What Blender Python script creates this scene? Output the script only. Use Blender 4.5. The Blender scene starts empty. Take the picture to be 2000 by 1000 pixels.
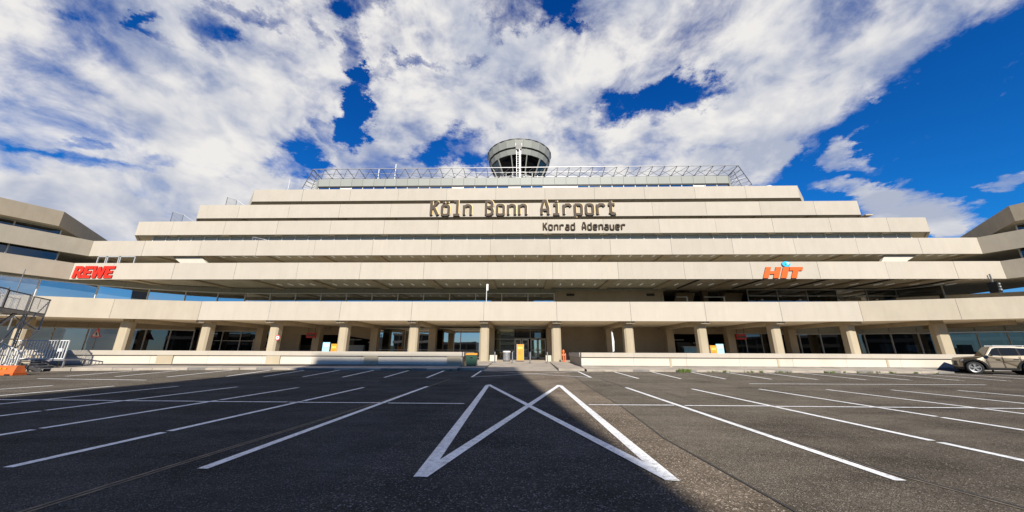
import bpy, bmesh, math, random
from math import sin, cos, tan, atan, radians, pi, sqrt
from mathutils import Vector, Matrix
random.seed(7)
SC = bpy.context.scene
COL = SC.collection

# ------------------------------------------------------------------ camera
F_PX, EYE = 667.0, 1.3
pitch, yaw, roll = atan(187.5 / 667), radians(1.58), radians(.28)
fw = Vector((-sin(yaw) * cos(pitch), cos(yaw) * cos(pitch), sin(pitch)))
r0 = Vector((cos(yaw), sin(yaw), 0)); u0 = r0.cross(fw)
rt = r0 * cos(roll) + u0 * sin(roll); up = u0 * cos(roll) - r0 * sin(roll)
cam = bpy.data.cameras.new('camera'); camo = bpy.data.objects.new('camera', cam); COL.objects.link(camo)
cam.sensor_width = 36; cam.lens = 36 * F_PX / 2000; cam.clip_end = 5000; cam.clip_start = .05
M = Matrix((rt, up, -fw)).transposed().to_4x4(); M.translation = (0, 0, EYE)
camo.matrix_world = M
SC.camera = camo

def ray(px, py):
    return fw * F_PX + rt * (px - 1000) + up * (500 - py)

# ------------------------------------------------------------------ sun, sky, exposure
SUN_EL, SUN_AZ = radians(30), radians(-5.0)       # light travels towards +Y, a little to -X
sd = Vector((sin(SUN_AZ) * cos(SUN_EL), cos(SUN_AZ) * cos(SUN_EL), -sin(SUN_EL)))
sl = bpy.data.lights.new('sun', 'SUN'); sl.energy = 5.0; sl.angle = radians(.55); sl.color = (1, .935, .83)
so = bpy.data.objects.new('sun', sl); COL.objects.link(so)
so.rotation_euler = (-sd).to_track_quat('Z', 'Y').to_euler()
SC.view_settings.view_transform = 'Standard'; SC.view_settings.look = 'None'
SC.view_settings.exposure = 0.65; SC.view_settings.gamma = 1
SC.view_settings.use_curve_mapping = False
SC.cycles.max_bounces = 6
SC.cycles.caustics_reflective = False; SC.cycles.caustics_refractive = False
SC.cycles.sample_clamp_indirect = 6

class NT:
    """tiny helper for node trees"""
    def __init__(s, nt): s.nt = nt; s.n = nt.nodes; s.l = nt.links
    def node(s, t, **k):
        n = s.n.new(t)
        for a, b in k.items(): setattr(n, a, b)
        return n
    def put(s, sock, v):
        if v is None: return
        if isinstance(v, bpy.types.NodeSocket): s.l.new(v, sock)
        else: sock.default_value = v
    def m(s, op, a, b=None, c=None, clamp=False):
        n = s.node('ShaderNodeMath', operation=op); n.use_clamp = clamp
        s.put(n.inputs[0], a); s.put(n.inputs[1], b); s.put(n.inputs[2], c); return n.outputs[0]
    def v(s, op, a, b=None):
        n = s.node('ShaderNodeVectorMath', operation=op); s.put(n.inputs[0], a); s.put(n.inputs[1], b)
        return n.outputs['Value'] if op in ('DOT_PRODUCT', 'LENGTH', 'DISTANCE') else n.outputs[0]
    def noise(s, vec, scale, detail=4, rough=.5, dist=0, col=False):
        n = s.node('ShaderNodeTexNoise'); s.put(n.inputs['Vector'], vec)
        n.inputs['Scale'].default_value = scale; n.inputs['Detail'].default_value = detail
        n.inputs['Roughness'].default_value = rough; n.inputs['Distortion'].default_value = dist
        return n.outputs['Color' if col else 'Fac']
    def rng(s, x, a, b, c=0., d=1., smooth=False):
        n = s.node('ShaderNodeMapRange'); n.interpolation_type = 'SMOOTHSTEP' if smooth else 'LINEAR'
        s.put(n.inputs[0], x)
        for i, q in enumerate((a, b, c, d)): s.put(n.inputs[1 + i], q)
        return n.outputs[0]
    def mix(s, f, a, b, mode='MIX'):
        n = s.node('ShaderNodeMix', data_type='RGBA', blend_type=mode)
        s.put(n.inputs[0], f); s.put(n.inputs[6], a); s.put(n.inputs[7], b); return n.outputs[2]

def make_sky():
    w = bpy.data.worlds.new('World'); SC.world = w; w.use_nodes = True
    T = NT(w.node_tree); T.n.clear()
    out = T.node('ShaderNodeOutputWorld'); bg = T.node('ShaderNodeBackground'); bg.inputs[1].default_value = .064
    T.l.new(bg.outputs[0], out.inputs[0])
    sky = T.node('ShaderNodeTexSky', sky_type='NISHITA'); sky.sun_disc = False
    sky.sun_elevation = SUN_EL; sky.sun_rotation = pi + SUN_AZ
    sky.ozone_density = 3.0; sky.dust_density = .3; sky.air_density = 1.0
    tc = T.node('ShaderNodeTexCoord').outputs['Generated']
    sp = T.node('ShaderNodeSeparateXYZ'); T.l.new(tc, sp.inputs[0])
    K = .16
    dz = T.m('ADD', T.m('MAXIMUM', sp.outputs[2], 0.), K)
    cb = T.node('ShaderNodeCombineXYZ')
    T.l.new(T.m('DIVIDE', sp.outputs[0], dz), cb.inputs[0]); T.l.new(T.m('DIVIDE', sp.outputs[1], dz), cb.inputs[1])
    P = cb.outputs[0]
    def uv(px, py):
        d = ray(px, py).normalized(); k = max(d.z, 0) + K
        return (d.x / k, d.y / k)
    def blob(px, py, rx, ry, ang, wgt):
        """a soft ellipse on the cloud layer: 1 inside, fading out"""
        a = radians(ang); c0 = uv(px, py)
        e1 = uv(px + cos(a) * rx, py + sin(a) * rx); e2 = uv(px - sin(a) * ry, py + cos(a) * ry)
        J = Matrix(((e1[0] - c0[0], e2[0] - c0[0]), (e1[1] - c0[1], e2[1] - c0[1]))).inverted()
        q = T.v('SUBTRACT', Pw, (c0[0], c0[1], 0))
        A = T.v('DOT_PRODUCT', q, (J[0][0], J[0][1], 0)); B = T.v('DOT_PRODUCT', q, (J[1][0], J[1][1], 0))
        d2 = T.m('ADD', T.m('MULTIPLY', A, A), T.m('MULTIPLY', B, B))
        return T.m('MULTIPLY', T.rng(d2, 1.9, .0, 0, 1, True), wgt)
    # warp of the layout so its edges are ragged
    wn = T.noise(P, 3.0, 8, .68, col=True)
    Pw = T.v('ADD', P, T.v('MULTIPLY', T.v('SUBTRACT', wn, (.5, .5, .5)), (.42, .42, 0)))
    holes = [(280, 28, 26, 34, 20, .6), (445, 72, 45, 34, 30, .55), (690, 10, 60, 35, 30, .8), (560, 40, 30, 30, 0, .3),
             (698, 115, 28, 40, -25, .65), (712, 190, 26, 36, 5, .8), (706, 248, 34, 40, 0, 1.0), (725, 150, 26, 14, 20, .6), (700, 265, 40, 30, 0, .5), (1010, 15, 75, 40, -10, .95),
             (835, 130, 35, 12, 10, .6), (905, 298, 75, 26, -5, .95), (840, 320, 40, 14, 10, .5),
             (1330, 200, 95, 24, -12, .95), (1240, 222, 70, 22, 20, .75), (1180, 235, 40, 14, 10, .5),
             (570, 322, 55, 26, 10, .8), (600, 300, 40, 20, 30, .5), (610, 350, 30, 15, 0, .4),
             (60, 300, 110, 10, 8, .28), (150, 318, 120, 9, 5, .32), (280, 335, 80, 9, 5, .3), (30, 345, 60, 12, 10, .4), (640, 275, 30, 12, 40, .4),
             (960, 320, 60, 20, 0, .5), (1400, 290, 50, 10, -5, .35), (1150, 330, 40, 14, 0, .3), (180, 180, 40, 10, 20, .15), (480, 20, 60, 14, 35, .5), (620, 75, 40, 14, 60, .45), (330, 85, 60, 10, 30, .4), (120, 40, 60, 8, 15, .15), (420, 330, 80, 10, 8, .5), (200, 290, 60, 8, 5, .4), (1120, 60, 30, 12, 20, .4), (920, 95, 30, 12, -20, .5), (770, 150, 20, 14, 0, .4)]
    adds = [(1450, 245, 110, 45, -12, .75), (1560, 215, 70, 28, -20, .55), (1480, 305, 60, 26, 5, .85), (1400, 330, 100, 20, 0, .5),
            (1655, 302, 48, 28, -10, 1.15), (1690, 372, 70, 18, 8, 1.0), (1785, 418, 125, 40, 4, 1.5), (1600, 360, 50, 14, -10, .5),
            (1500, 350, 60, 20, 0, .55), (1970, 345, 55, 20, -15, 1.1), (1930, 372, 30, 9, 0, .5), (1845, 455, 40, 16, 0, .8),
            (1650, 172, 26, 10, -20, .48), (1712, 195, 18, 8, -10, .4), (1690, 260, 16, 9, -30, .45), (1580, 290, 20, 10, 0, .3), (1990, 330, 30, 10, -20, .4),
            (80, 380, 150, 30, 8, .8), (220, 420, 90, 35, 10, .8)]
    # clear sky to the right of the great cloud bank: a great circle through two directions
    e1 = ray(2060, -30).normalized(); e2 = ray(1540, 335).normalized()
    nrm = e1.cross(e2).normalized()
    if nrm.dot(ray(1900, 300)) < 0: nrm = -nrm
    wv = T.v('ADD', tc, T.v('MULTIPLY', T.v('SUBTRACT', wn, (.5, .5, .5)), (.16, .16, .16)))
    side = T.v('DOT_PRODUCT', wv, tuple(nrm))
    base = T.rng(side, -.055, .035, .56, -.80, True)
    # unseen sky behind the viewer: cloud cover thinned to lower the ambient light
    behind = T.rng(sp.outputs[1], .25, -.15, 0, 1, True)
    base = T.m('ADD', T.m('MULTIPLY', base, T.m('SUBTRACT', 1., behind)), T.m('MULTIPLY', -.34, behind))
    lay = base
    for b in holes: lay = T.m('SUBTRACT', lay, blob(b[0], b[1], b[2] * 1.05, b[3] * 1.1, b[4], b[5] * 1.15))
    for b in adds: lay = T.m('ADD', lay, blob(*b[:5], b[5] * 1.08))
    # fractal cloud
    D = T.v('MULTIPLY', tc, (1, 1, 1.45))
    wp = T.v('ADD', D, T.v('MULTIPLY', T.v('SUBTRACT', T.noise(D, 3., 3, .5, col=True), (.5, .5, .5)), (.16, .16, .16)))
    n0 = T.noise(wp, 5.2, 10, .60, .1)
    n1 = T.noise(T.v('ADD', wp, (.012, .02, .045)), 5.2, 5, .5, .1); n2 = T.noise(wp, 5.2, 5, .5, .1)
    m1 = T.noise(T.v('ADD', wp, (.006, .01, .02)), 13., 4, .5); m2 = T.noise(wp, 13., 4, .5)
    big = T.noise(wp, 2.1, 3, .5)
    fine = T.noise(wp, 26., 7, .65)
    dens = T.m('ADD', lay, T.m('MULTIPLY', T.m('SUBTRACT', n0, .5), 3.5))
    dens = T.m('ADD', dens, T.m('MULTIPLY', T.m('SUBTRACT', fine, .5), .6))
    alpha = T.m('POWER', T.rng(dens, -.36, .80, 0, 1, True), .75)
    # light and shade of the cloud: sun from behind the viewer
    relief = T.m('ADD', T.m('MULTIPLY', T.m('SUBTRACT', n2, n1), 3.2), T.m('MULTIPLY', T.m('SUBTRACT', m2, m1), 1.2))
    shade = T.m('ADD', T.m('ADD', relief, T.m('MULTIPLY', T.m('SUBTRACT', big, .5), 3.4)), .50)
    shade = T.m('ADD', shade, T.m('MULTIPLY', T.m('SUBTRACT', n0, .5), .5), clamp=True)
    ccol = T.mix(shade, (4.3, 4.75, 6.0, 1), (8.6, 8.4, 8.2, 1))
    # thinner veil lets blue through
    el = T.rng(sp.outputs[2], .0, .85, 0, 1)
    tint = T.mix(el, (.10, .78, 1.40, 1), (.0, .46, 1.30, 1))
    tint = T.mix(T.rng(sp.outputs[2], .0, .22, 1, 0, True), tint, (.42, .66, 1.02, 1))
    blue = T.mix(1., sky.outputs[0], tint, 'MULTIPLY')
    blue = T.mix(1., blue, (SKYK, SKYK, SKYK, 1), 'MULTIPLY')
    T.l.new(T.mix(alpha, blue, ccol), bg.inputs[0])
SKYK = 1.0
make_sky()

# ------------------------------------------------------------------ materials
def mat(name):
    m = bpy.data.materials.new(name); m.use_nodes = True
    T = NT(m.node_tree); b = T.n['Principled BSDF']
    return m, T, b
def plain(name, col, rough=.6, metal=0., grain=.06, spec=.5):
    m, T, b = mat(name)
    tc = T.node('ShaderNodeTexCoord').outputs['Object']
    n = T.noise(tc, 6, 5, .6)
    f = T.rng(n, .3, .7, 1 - grain * 2, 1 + grain)
    c = T.mix(1., (*col, 1), T.node_comb(f) if False else _grey(T, f), 'MULTIPLY')
    T.put(b.inputs['Base Color'], c); b.inputs['Roughness'].default_value = rough; b.inputs['Metallic'].default_value = metal
    b.inputs['Specular IOR Level'].default_value = spec
    return m
def _grey(T, f):
    c = T.node('ShaderNodeCombineColor')
    for i in range(3): T.put(c.inputs[i], f)
    return c.outputs[0]
def concrete(name, col, streak=.5, rough=.85, bump=.15, blot=.12, stain=(.55, .47, .36)):
    m, T, b = mat(name)
    geo = T.node('ShaderNodeNewGeometry').outputs['Position']
    oi = T.node('ShaderNodeObjectInfo').outputs['Random']
    st = T.noise(T.v('MULTIPLY', geo, (3.2, 3.2, .22)), 1.0, 5, .65)
    st2 = T.noise(T.v('MULTIPLY', geo, (.9, .9, .5)), 1.0, 4, .6)
    gr = T.noise(geo, 55, 3, .6)
    k = T.rng(st, .50, .80, 0, streak)
    c = T.mix(k, (*col, 1), (col[0] * stain[0] / .62, col[1] * stain[1] / .56, col[2] * stain[2] / .47, 1))
    f = T.m('ADD', T.rng(st2, .25, .75, 1 - blot, 1 + blot * .5), T.rng(gr, .2, .8, -.05, .05))
    f = T.m('MULTIPLY', f, T.rng(oi, 0, 1, .95, 1.03))
    T.put(b.inputs['Base Color'], T.mix(1., c, _grey(T, f), 'MULTIPLY'))
    b.inputs['Roughness'].default_value = rough; b.inputs['Specular IOR Level'].default_value = .25
    bp = T.node('ShaderNodeBump'); bp.inputs['Strength'].default_value = bump; bp.inputs['Distance'].default_value = .01
    T.l.new(gr, bp.inputs['Height']); T.l.new(bp.outputs[0], b.inputs['Normal'])
    return m
def asphalt(name, col, fleck, big=1.0, grain=70., dark=.6):
    m, T, b = mat(name)
    geo = T.node('ShaderNodeNewGeometry').outputs['Position']
    v = T.node('ShaderNodeTexVoronoi'); v.inputs['Scale'].default_value = grain; T.l.new(geo, v.inputs['Vector'])
    cr = T.node('ShaderNodeSeparateColor'); T.l.new(v.outputs['Color'], cr.inputs[0])
    stone = T.rng(cr.outputs[0], .0, 1., .55, 1.5)
    bright = T.rng(cr.outputs[1], .90, .97, 0, 1)
    blot = T.noise(geo, .5 * big, 6, .62); blot2 = T.noise(T.v('MULTIPLY', geo, (.22, 1, 1)), 1.5, 6, .68)
    f = T.m('MULTIPLY', stone, T.rng(blot, .3, .7, dark, 1.28))
    f = T.m('MULTIPLY', f, T.rng(blot2, .3, .7, .66, 1.2))
    c = T.mix(1., (*col, 1), _grey(T, f), 'MULTIPLY')
    c = T.mix(T.m('MULTIPLY', bright, .8), c, (*fleck, 1))
    # oil drips
    oil = T.rng(T.noise(geo, 1.1, 3, .5), .66, .76, 0, .55, True)
    c = T.mix(oil, c, (.016, .016, .017, 1))
    # hairline cracks and sealed seams
    ck = T.rng(T.m('ABSOLUTE', T.m('SUBTRACT', T.noise(geo, .42, 8, .62), .5)), .0, .0022, .75, 0)
    c = T.mix(ck, c, (.014, .013, .012, 1))
    tyre = T.rng(T.noise(T.v('MULTIPLY', geo, (2.6, .12, 1)), 1.0, 4, .6), .60, .78, 0, .45, True)
    c = T.mix(tyre, c, (.022, .021, .02, 1))
    T.put(b.inputs['Base Color'], c)
    b.inputs['Roughness'].default_value = .9; b.inputs['Specular IOR Level'].default_value = .04; b.inputs['Diffuse Roughness'].default_value = 1.0
    bp = T.node('ShaderNodeBump'); bp.inputs['Strength'].default_value = .7; bp.inputs['Distance'].default_value = .012
    h = T.m('ADD', v.outputs['Distance'], T.noise(geo, 25, 3, .6))
    T.l.new(h, bp.inputs['Height']); T.l.new(bp.outputs[0], b.inputs['Normal'])
    return m
def paint_mat():
    m, T, b = mat('road_paint')
    geo = T.node('ShaderNodeNewGeometry').outputs['Position']
    n = T.noise(geo, 9, 8, .75); n2 = T.noise(geo, 60, 3, .6)
    wear = T.m('MULTIPLY', T.rng(n, .48, .64, 0, 1), T.rng(n2, .38, .58, .1, 1))
    crack = T.rng(T.m('ABSOLUTE', T.m('SUBTRACT', T.noise(geo, 3.5, 6, .65), .5)), 0, .012, .8, 0)
    wear = T.m('MAXIMUM', wear, crack)
    big = T.rng(T.noise(geo, .8, 3), .3, .7, .85, 1.05)
    c = T.mix(1., (.82, .82, .80, 1), _grey(T, big), 'MULTIPLY')
    T.put(b.inputs['Base Color'], T.mix(T.m('MULTIPLY', wear, .75), c, (.10, .095, .09, 1)))
    b.inputs['Roughness'].default_value = .6
    return m
def glass_mat(name, refl, tint, col=(.9, .95, 1.)):
    m = bpy.data.materials.new(name); m.use_nodes = True
    T = NT(m.node_tree); T.n.clear()
    out = T.node('ShaderNodeOutputMaterial'); gl = T.node('ShaderNodeBsdfGlossy'); tr = T.node('ShaderNodeBsdfTransparent')
    gl.inputs['Roughness'].default_value = .015; gl.inputs['Color'].default_value = (*col, 1)
    tr.inputs['Color'].default_value = (*tint, 1)
    geo = T.node('ShaderNodeNewGeometry').outputs['Position']; oi = T.node('ShaderNodeObjectInfo').outputs['Random']
    wob = T.noise(T.v('ADD', geo, T.v('MULTIPLY', (31., 17., 9.), T.node_oi(oi)) if False else (0, 0, 0)), .55, 1, .4)
    bp = T.node('ShaderNodeBump'); bp.inputs['Strength'].default_value = .06; bp.inputs['Distance'].default_value = .05
    T.l.new(wob, bp.inputs['Height']); T.l.new(bp.outputs[0], gl.inputs['Normal'])
    lw = T.node('ShaderNodeLayerWeight'); lw.inputs[0].default_value = .35
    f = T.m('ADD', T.m('MULTIPLY', lw.outputs['Fresnel'], .5), refl, clamp=True)
    mx = T.node('ShaderNodeMixShader'); T.put(mx.inputs[0], f)
    T.l.new(tr.outputs[0], mx.inputs[1]); T.l.new(gl.outputs[0], mx.inputs[2]); T.l.new(mx.outputs[0], out.inputs[0])
    return m

CREAM = concrete('cream_concrete', (.395, .354, .290), .45, bump=.1, blot=.06)
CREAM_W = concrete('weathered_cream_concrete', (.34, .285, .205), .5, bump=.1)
CREAM_V = concrete('vignetted_cream_concrete', (.372, .325, .250), .45, bump=.1, blot=.1)  # lens vignetting painted in: darker, yellower tone for the outer panels
DAMPERL = concrete('bounce_damper', (.30, .285, .23), .2, blot=.3)  # tones of the added sheets that damp light bounced onto the soffit
DAMPERD = concrete('dark_bounce_damper', (.15, .13, .10), .2, blot=.3)
SOFFIT = concrete('soffit_concrete', (.46, .415, .325), .6, blot=.25)
TERR = concrete('terrace_paving', (.44, .38, .30), .2, blot=.2)
CEIL = concrete('canopy_ceiling', (.78, .68, .52), .4, blot=.15)
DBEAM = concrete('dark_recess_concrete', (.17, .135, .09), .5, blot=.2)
BEAM = concrete('beam_concrete', (.40, .335, .24), .5, blot=.2)
WALLB = concrete('beige_wall', (.36, .30, .215), .5)
WHITEW = concrete('white_render', (.50, .455, .38), .25, blot=.08)
COLC = concrete('column_concrete', (.36, .305, .215), .6)
GREYC = concrete('grey_concrete', (.20, .185, .165), .7, blot=.3)
PAVE = concrete('paving_concrete', (.35, .305, .245), .3, blot=.35)
ASPH = asphalt('lot_asphalt', (.082, .070, .0555), (.28, .25, .21), grain=105.)
ASPH2 = asphalt('lane_asphalt', (.094, .076, .058), (.34, .29, .24), grain=75.)
TAR = plain('tar_joint', (.018, .017, .016), .5)
SANDJ = plain('sandy_joint', (.17, .135, .095), .9, grain=.3)
PAINT = paint_mat()
GLASS = glass_mat('coated_glass', .42, (.22, .27, .27))
GLASSD = glass_mat('dark_glass', .08, (.13, .15, .15))
GLASSM = glass_mat('half_mirror_glass', .26, (.18, .22, .22))
GLASSG = glass_mat('green_glass', .38, (.3, .42, .38), (.85, 1., .97))
ALU = plain('aluminium', (.42, .43, .42), .4, .3)
LALU = plain('pale_aluminium', (.62, .63, .62), .45)
def lampmat():
    m, T, b = mat('fluorescent_tube'); b.inputs['Base Color'].default_value = (.7, .7, .66, 1)
    b.inputs['Emission Color'].default_value = (1, .97, .88, 1); b.inputs['Emission Strength'].default_value = .07; return m
LAMPW = lampmat()
DOORW = plain('white_door_frame', (.85, .85, .83), .4)
WHITEM = plain('white_metal', (.6, .6, .58), .4)
GALV = plain('galvanised_steel', (.22, .22, .225), .45, .3, grain=.15)
DARKM = plain('dark_metal', (.045, .042, .04), .5)
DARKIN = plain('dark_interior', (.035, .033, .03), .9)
MIDIN = plain('interior_plaster', (.16, .15, .13), .9)
PANELG = concrete('grey_green_panel', (.25, .255, .225), .2, rough=.5, bump=.02, blot=.06)
LETTER = plain('letter_face', (.078, .060, .046), .6, spec=.1)
LETTERY = plain('letter_edge_yellow', (.60, .42, .13), .5)
LETTERD = plain('brown_letter', (.042, .029, .019), .6, spec=.1)
RED = plain('red_letter', (.55, .018, .008), .35, grain=.02); REDD = plain('dark_red_edge', (.36, .015, .01), .5)
ORANGE = plain('orange_letter', (.66, .10, .006), .35, grain=.02); ORANGED = plain('rust_edge', (.22, .05, .015), .5)
BLUE = plain('blue_emblem', (.03, .42, .66), .3); LBLUE = plain('pale_blue_board', (.30, .58, .70), .5)
POSTER = plain('orange_poster', (.62, .25, .01), .5, grain=.05)
PLASTIC = plain('orange_plastic', (.58, .12, .02), .45, grain=.1)
GREEN = plain('dark_green_plastic', (.012, .05, .03), .4)
CHAMP = plain('champagne_paint', (.185, .145, .095), .32, .3, grain=.015)
BLACKP = plain('black_plastic', (.012, .012, .012), .6, spec=.15)
RUBBER = plain('rubber', (.012, .012, .012), .85)
RIM = plain('rim_alloy', (.34, .34, .33), .35, .5)
CARGLASS = plain('car_glass', (.010, .010, .009), .06, spec=.4)
LAMPG = plain('lamp_lens', (.6, .58, .56), .1)
TAIL = plain('red_lens', (.4, .01, .01), .2)
SIGNW = plain('sign_white', (.6, .6, .58), .4, grain=.02); SIGNR = plain('sign_red', (.6, .02, .02), .4, grain=.02)
FROST = plain('frosted_glazing', (.40, .41, .37), .5)
DIRTY = plain('dirt', (.09, .075, .05), .95, grain=.4)
def leafmat():
    m, T, b = mat('weed_leaf')
    oi = T.noise(T.node('ShaderNodeNewGeometry').outputs['Position'], 9, 3)
    T.put(b.inputs['Base Color'], T.mix(oi, (.05, .10, .015, 1), (.16, .19, .04, 1))); b.inputs['Roughness'].default_value = .7
    return m
LEAF = leafmat()

# ------------------------------------------------------------------ mesh builder
class MB:
    def __init__(s): s.v = []; s.f = []; s.mi = []
    def add(s, vs, fs, mi=0):
        o = len(s.v); s.v += [tuple(p) for p in vs]
        for f in fs: s.f.append([i + o for i in f]); s.mi.append(mi)
        return s
    def box(s, x0, x1, y0, y1, z0, z1, mi=0):
        return s.hexa([(x0, y0), (x1, y0), (x1, y1), (x0, y1)], z0, z1, mi)
    def hexa(s, poly, z0, z1, mi=0, top=None):
        n = len(poly); t = top or poly
        vs = [(p[0], p[1], z0) for p in poly] + [(p[0], p[1], z1) for p in t]
        fs = [list(range(n))[::-1], list(range(n, 2 * n))] + [[i, (i + 1) % n, n + (i + 1) % n, n + i] for i in range(n)]
        return s.add(vs, fs, mi)
    def xz(s, poly, y0, y1, mi=0, side=None):
        """polygon in the XZ plane given counter-clockwise seen from -Y, extruded y0 (front) to y1"""
        n = len(poly)
        vs = [(p[0], y0, p[1]) for p in poly] + [(p[0], y1, p[1]) for p in poly]
        s.add(vs, [list(range(n)), list(range(n, 2 * n))[::-1]], mi)
        return s.add(vs, [[(i + 1) % n, i, n + i, n + (i + 1) % n] for i in range(n)], mi if side is None else side)
    def bar(s, a, b, w=.05, h=None, mi=0, up=(0, 0, 1)):
        a, b = Vector(a), Vector(b); d = (b - a).normalized(); h = h or w
        u = Vector(up)
        if abs(d.dot(u)) > .95: u = Vector((0, 1, 0))
        r = d.cross(u).normalized() * w / 2; t = r.cross(d).normalized() * h / 2
        vs = [a - r - t, a + r - t, a + r + t, a - r + t, b - r - t, b + r - t, b + r + t, b - r + t]
        return s.add(vs, [[3, 2, 1, 0], [4, 5, 6, 7], [0, 1, 5, 4], [1, 2, 6, 5], [2, 3, 7, 6], [3, 0, 4, 7]], mi)
    def tube(s, a, b, r, n=8, r2=None, mi=0, cap=True):
        a, b = Vector(a), Vector(b); d = (b - a).normalized(); r2 = r if r2 is None else r2
        u = Vector((0, 0, 1)) if abs(d.z) < .9 else Vector((1, 0, 0))
        x = d.cross(u).normalized(); y = d.cross(x)
        vs = [a + (x * cos(2 * pi * i / n) + y * sin(2 * pi * i / n)) * r for i in range(n)] + \
             [b + (x * cos(2 * pi * i / n) + y * sin(2 * pi * i / n)) * r2 for i in range(n)]
        fs = [[i, n + i, n + (i + 1) % n, (i + 1) % n] for i in range(n)]
        if cap: fs += [list(range(n)), list(range(n, 2 * n))[::-1]]
        return s.add(vs, fs, mi)
    def lathe(s, prof, cx, cy, n=24, mi=0, a0=0., a1=2 * pi):
        full = abs(a1 - a0 - 2 * pi) < 1e-6; m = n if full else n + 1
        vs = []
        for r, z in prof:
            for i in range(m):
                a = a0 + (a1 - a0) * i / n; vs.append((cx + r * sin(a), cy - r * cos(a), z))
        fs = []
        for j in range(len(prof) - 1):
            for i in range(n):
                k = (i + 1) % m
                fs.append([j * m + i, j * m + k, (j + 1) * m + k, (j + 1) * m + i])
        return s.add(vs, fs, mi)
    def build(s, name, mats, parent=None, loc=None, smooth=False, **props):
        me = bpy.data.meshes.new(name); me.from_pydata(s.v, [], s.f)
        for m in (mats if isinstance(mats, (list, tuple)) else [mats]): me.materials.append(m)
        me.polygons.foreach_set('material_index', s.mi)
        bm = bmesh.new(); bm.from_mesh(me); bmesh.ops.recalc_face_normals(bm, faces=bm.faces); bm.to_mesh(me); bm.free()
        if smooth: me.polygons.foreach_set('use_smooth', [True] * len(me.polygons))
        o = bpy.data.objects.new(name, me); COL.objects.link(o)
        if parent: o.parent = parent; o.matrix_parent_inverse = Matrix.Translation(-parent.location) if False else Matrix()
        if loc: o.location = loc
        for k, q in props.items(): o[k] = q
        return o
def thing(name, label, cat, loc=(0, 0, 0), rz=0, group=None):
    o = bpy.data.objects.new(name, None); COL.objects.link(o); o.location = loc; o.rotation_euler = (0, 0, rz)
    o.empty_display_size = .3; o['label'] = label; o['category'] = cat
    if group: o['group'] = group
    return o
def copy_thing(root, loc, rz, label, group=None):
    r = root.copy(); COL.objects.link(r); r.location = loc; r.rotation_euler = (0, 0, rz); r['label'] = label
    if group: r['group'] = group
    for c in root.children:
        d = c.copy(); COL.objects.link(d); d.parent = r
        for e in c.children:
            g_ = e.copy(); COL.objects.link(g_); g_.parent = d
    return r

def g(y): return min(max((y - 14) * .0125, 0), .125)       # the lot rises gently to the building
XC, S = -.1, 7.05
def grid(k): return XC + S * (k + .5)

# ------------------------------------------------------------------ ground
def sheet(name, pts, dz, material, parent=None, **pr):
    """strip of quads: pts is a list of (left, right, y)"""
    vs, fs = [], []
    for i, (a, b, y) in enumerate(pts):
        vs += [(a, y, g(y) + dz), (b, y, g(y) + dz)]
        if i: fs.append([2 * i - 2, 2 * i - 1, 2 * i + 1, 2 * i])
    return MB().add(vs, fs).build(name, material, parent, **pr)
park = sheet('car_park', [(-700, 700, -900), (-700, 700, 14), (-700, 700, 24), (-700, 700, 1500)], 0, ASPH, kind='structure')
sheet('lane_surface', [(-1.9, 2.32, -8), (-1.85, 2.30, 3.6), (-1.85, 2.22, 6), (-1.9, 2.46, 9), (-1.9, 2.6, 14), (-1.95, 2.78, 19.3), (-2.0, 2.75, 23.2)], .004, ASPH2, park)

def line(pts, w=.13, dz=.008, material=PAINT, name='painted_line'):
    """painted stripe along a polyline of ground points"""
    q = []
    for (a, b) in zip(pts[:-1], pts[1:]):
        n = max(1, int(abs(b[1] - a[1]) / 2.5) + 1)
        ys = [i / n for i in range(n)]
        if (a[1] - 14) * (b[1] - 14) < 0: ys = sorted(ys + [(14 - a[1]) / (b[1] - a[1])])
        q += [(a[0] + (b[0] - a[0]) * t, a[1] + (b[1] - a[1]) * t) for t in ys]
    q.append(pts[-1]); vs = []; fs = []
    for i, p in enumerate(q):
        a = Vector(q[max(i - 1, 0)]); b = Vector(q[min(i + 1, len(q) - 1)]); d = (b - a).normalized(); n = Vector((-d.y, d.x)) * w / 2
        vs += [(p[0] + n.x, p[1] + n.y, g(p[1] + n.y) + dz), (p[0] - n.x, p[1] - n.y, g(p[1] - n.y) + dz)]
        if i: fs.append([2 * i - 2, 2 * i - 1, 2 * i + 1, 2 * i])
    return MB().add(vs, fs).build(name, material, park)
# near double row of bays
for x, ya, yb, gaps in [(-3.63, 4.3, 13.97, []), (-5.86, 4.25, 13.4, [6.06, 9.7]), (-8.2, 3.2, 13.2, [6.15, 9.75]), (-10.55, 2.5, 13.25, [7.9]), (-12.85, 2.5, 13.3, []), (-15.2, 2.5, 13.2, []), (-17.6, 3, 13.2, []), (-20, 3, 13.2, []),
                        (4.02, 4.24, 14.1, []), (6.37, 3.2, 13.8, [6.0]), (8.93, 3.2, 13.95, [8.2]), (11.4, 3.2, 13.95, []), (13.8, 3.2, 14., []), (16.2, 3.2, 14., []), (18.6, 3.2, 14., []), (21, 3.2, 14, []), (23.4, 3.2, 14, [])]:
    cur = ya
    for q in gaps + [yb]:
        e = q - .05 if q != yb else q
        line([(x, cur), (x, e)], .125); cur = q + .05
xs = [-1.45, -3.5, -6.1, -8.6, -11, -14, -18, -22]
for a, b in zip(xs[:-1], xs[1:]): line([(a - .03, 9.5), (b + .03, 9.48 - .02 * (abs(b) > 5))], .10, .012)
for a, b in [(1.72, 3.9), (4.15, 6.3), (6.4, 11.3), (11.5, 17), (17.1, 25)]: line([(a, 9.5), (b, 9.55)], .10, .012)
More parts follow.
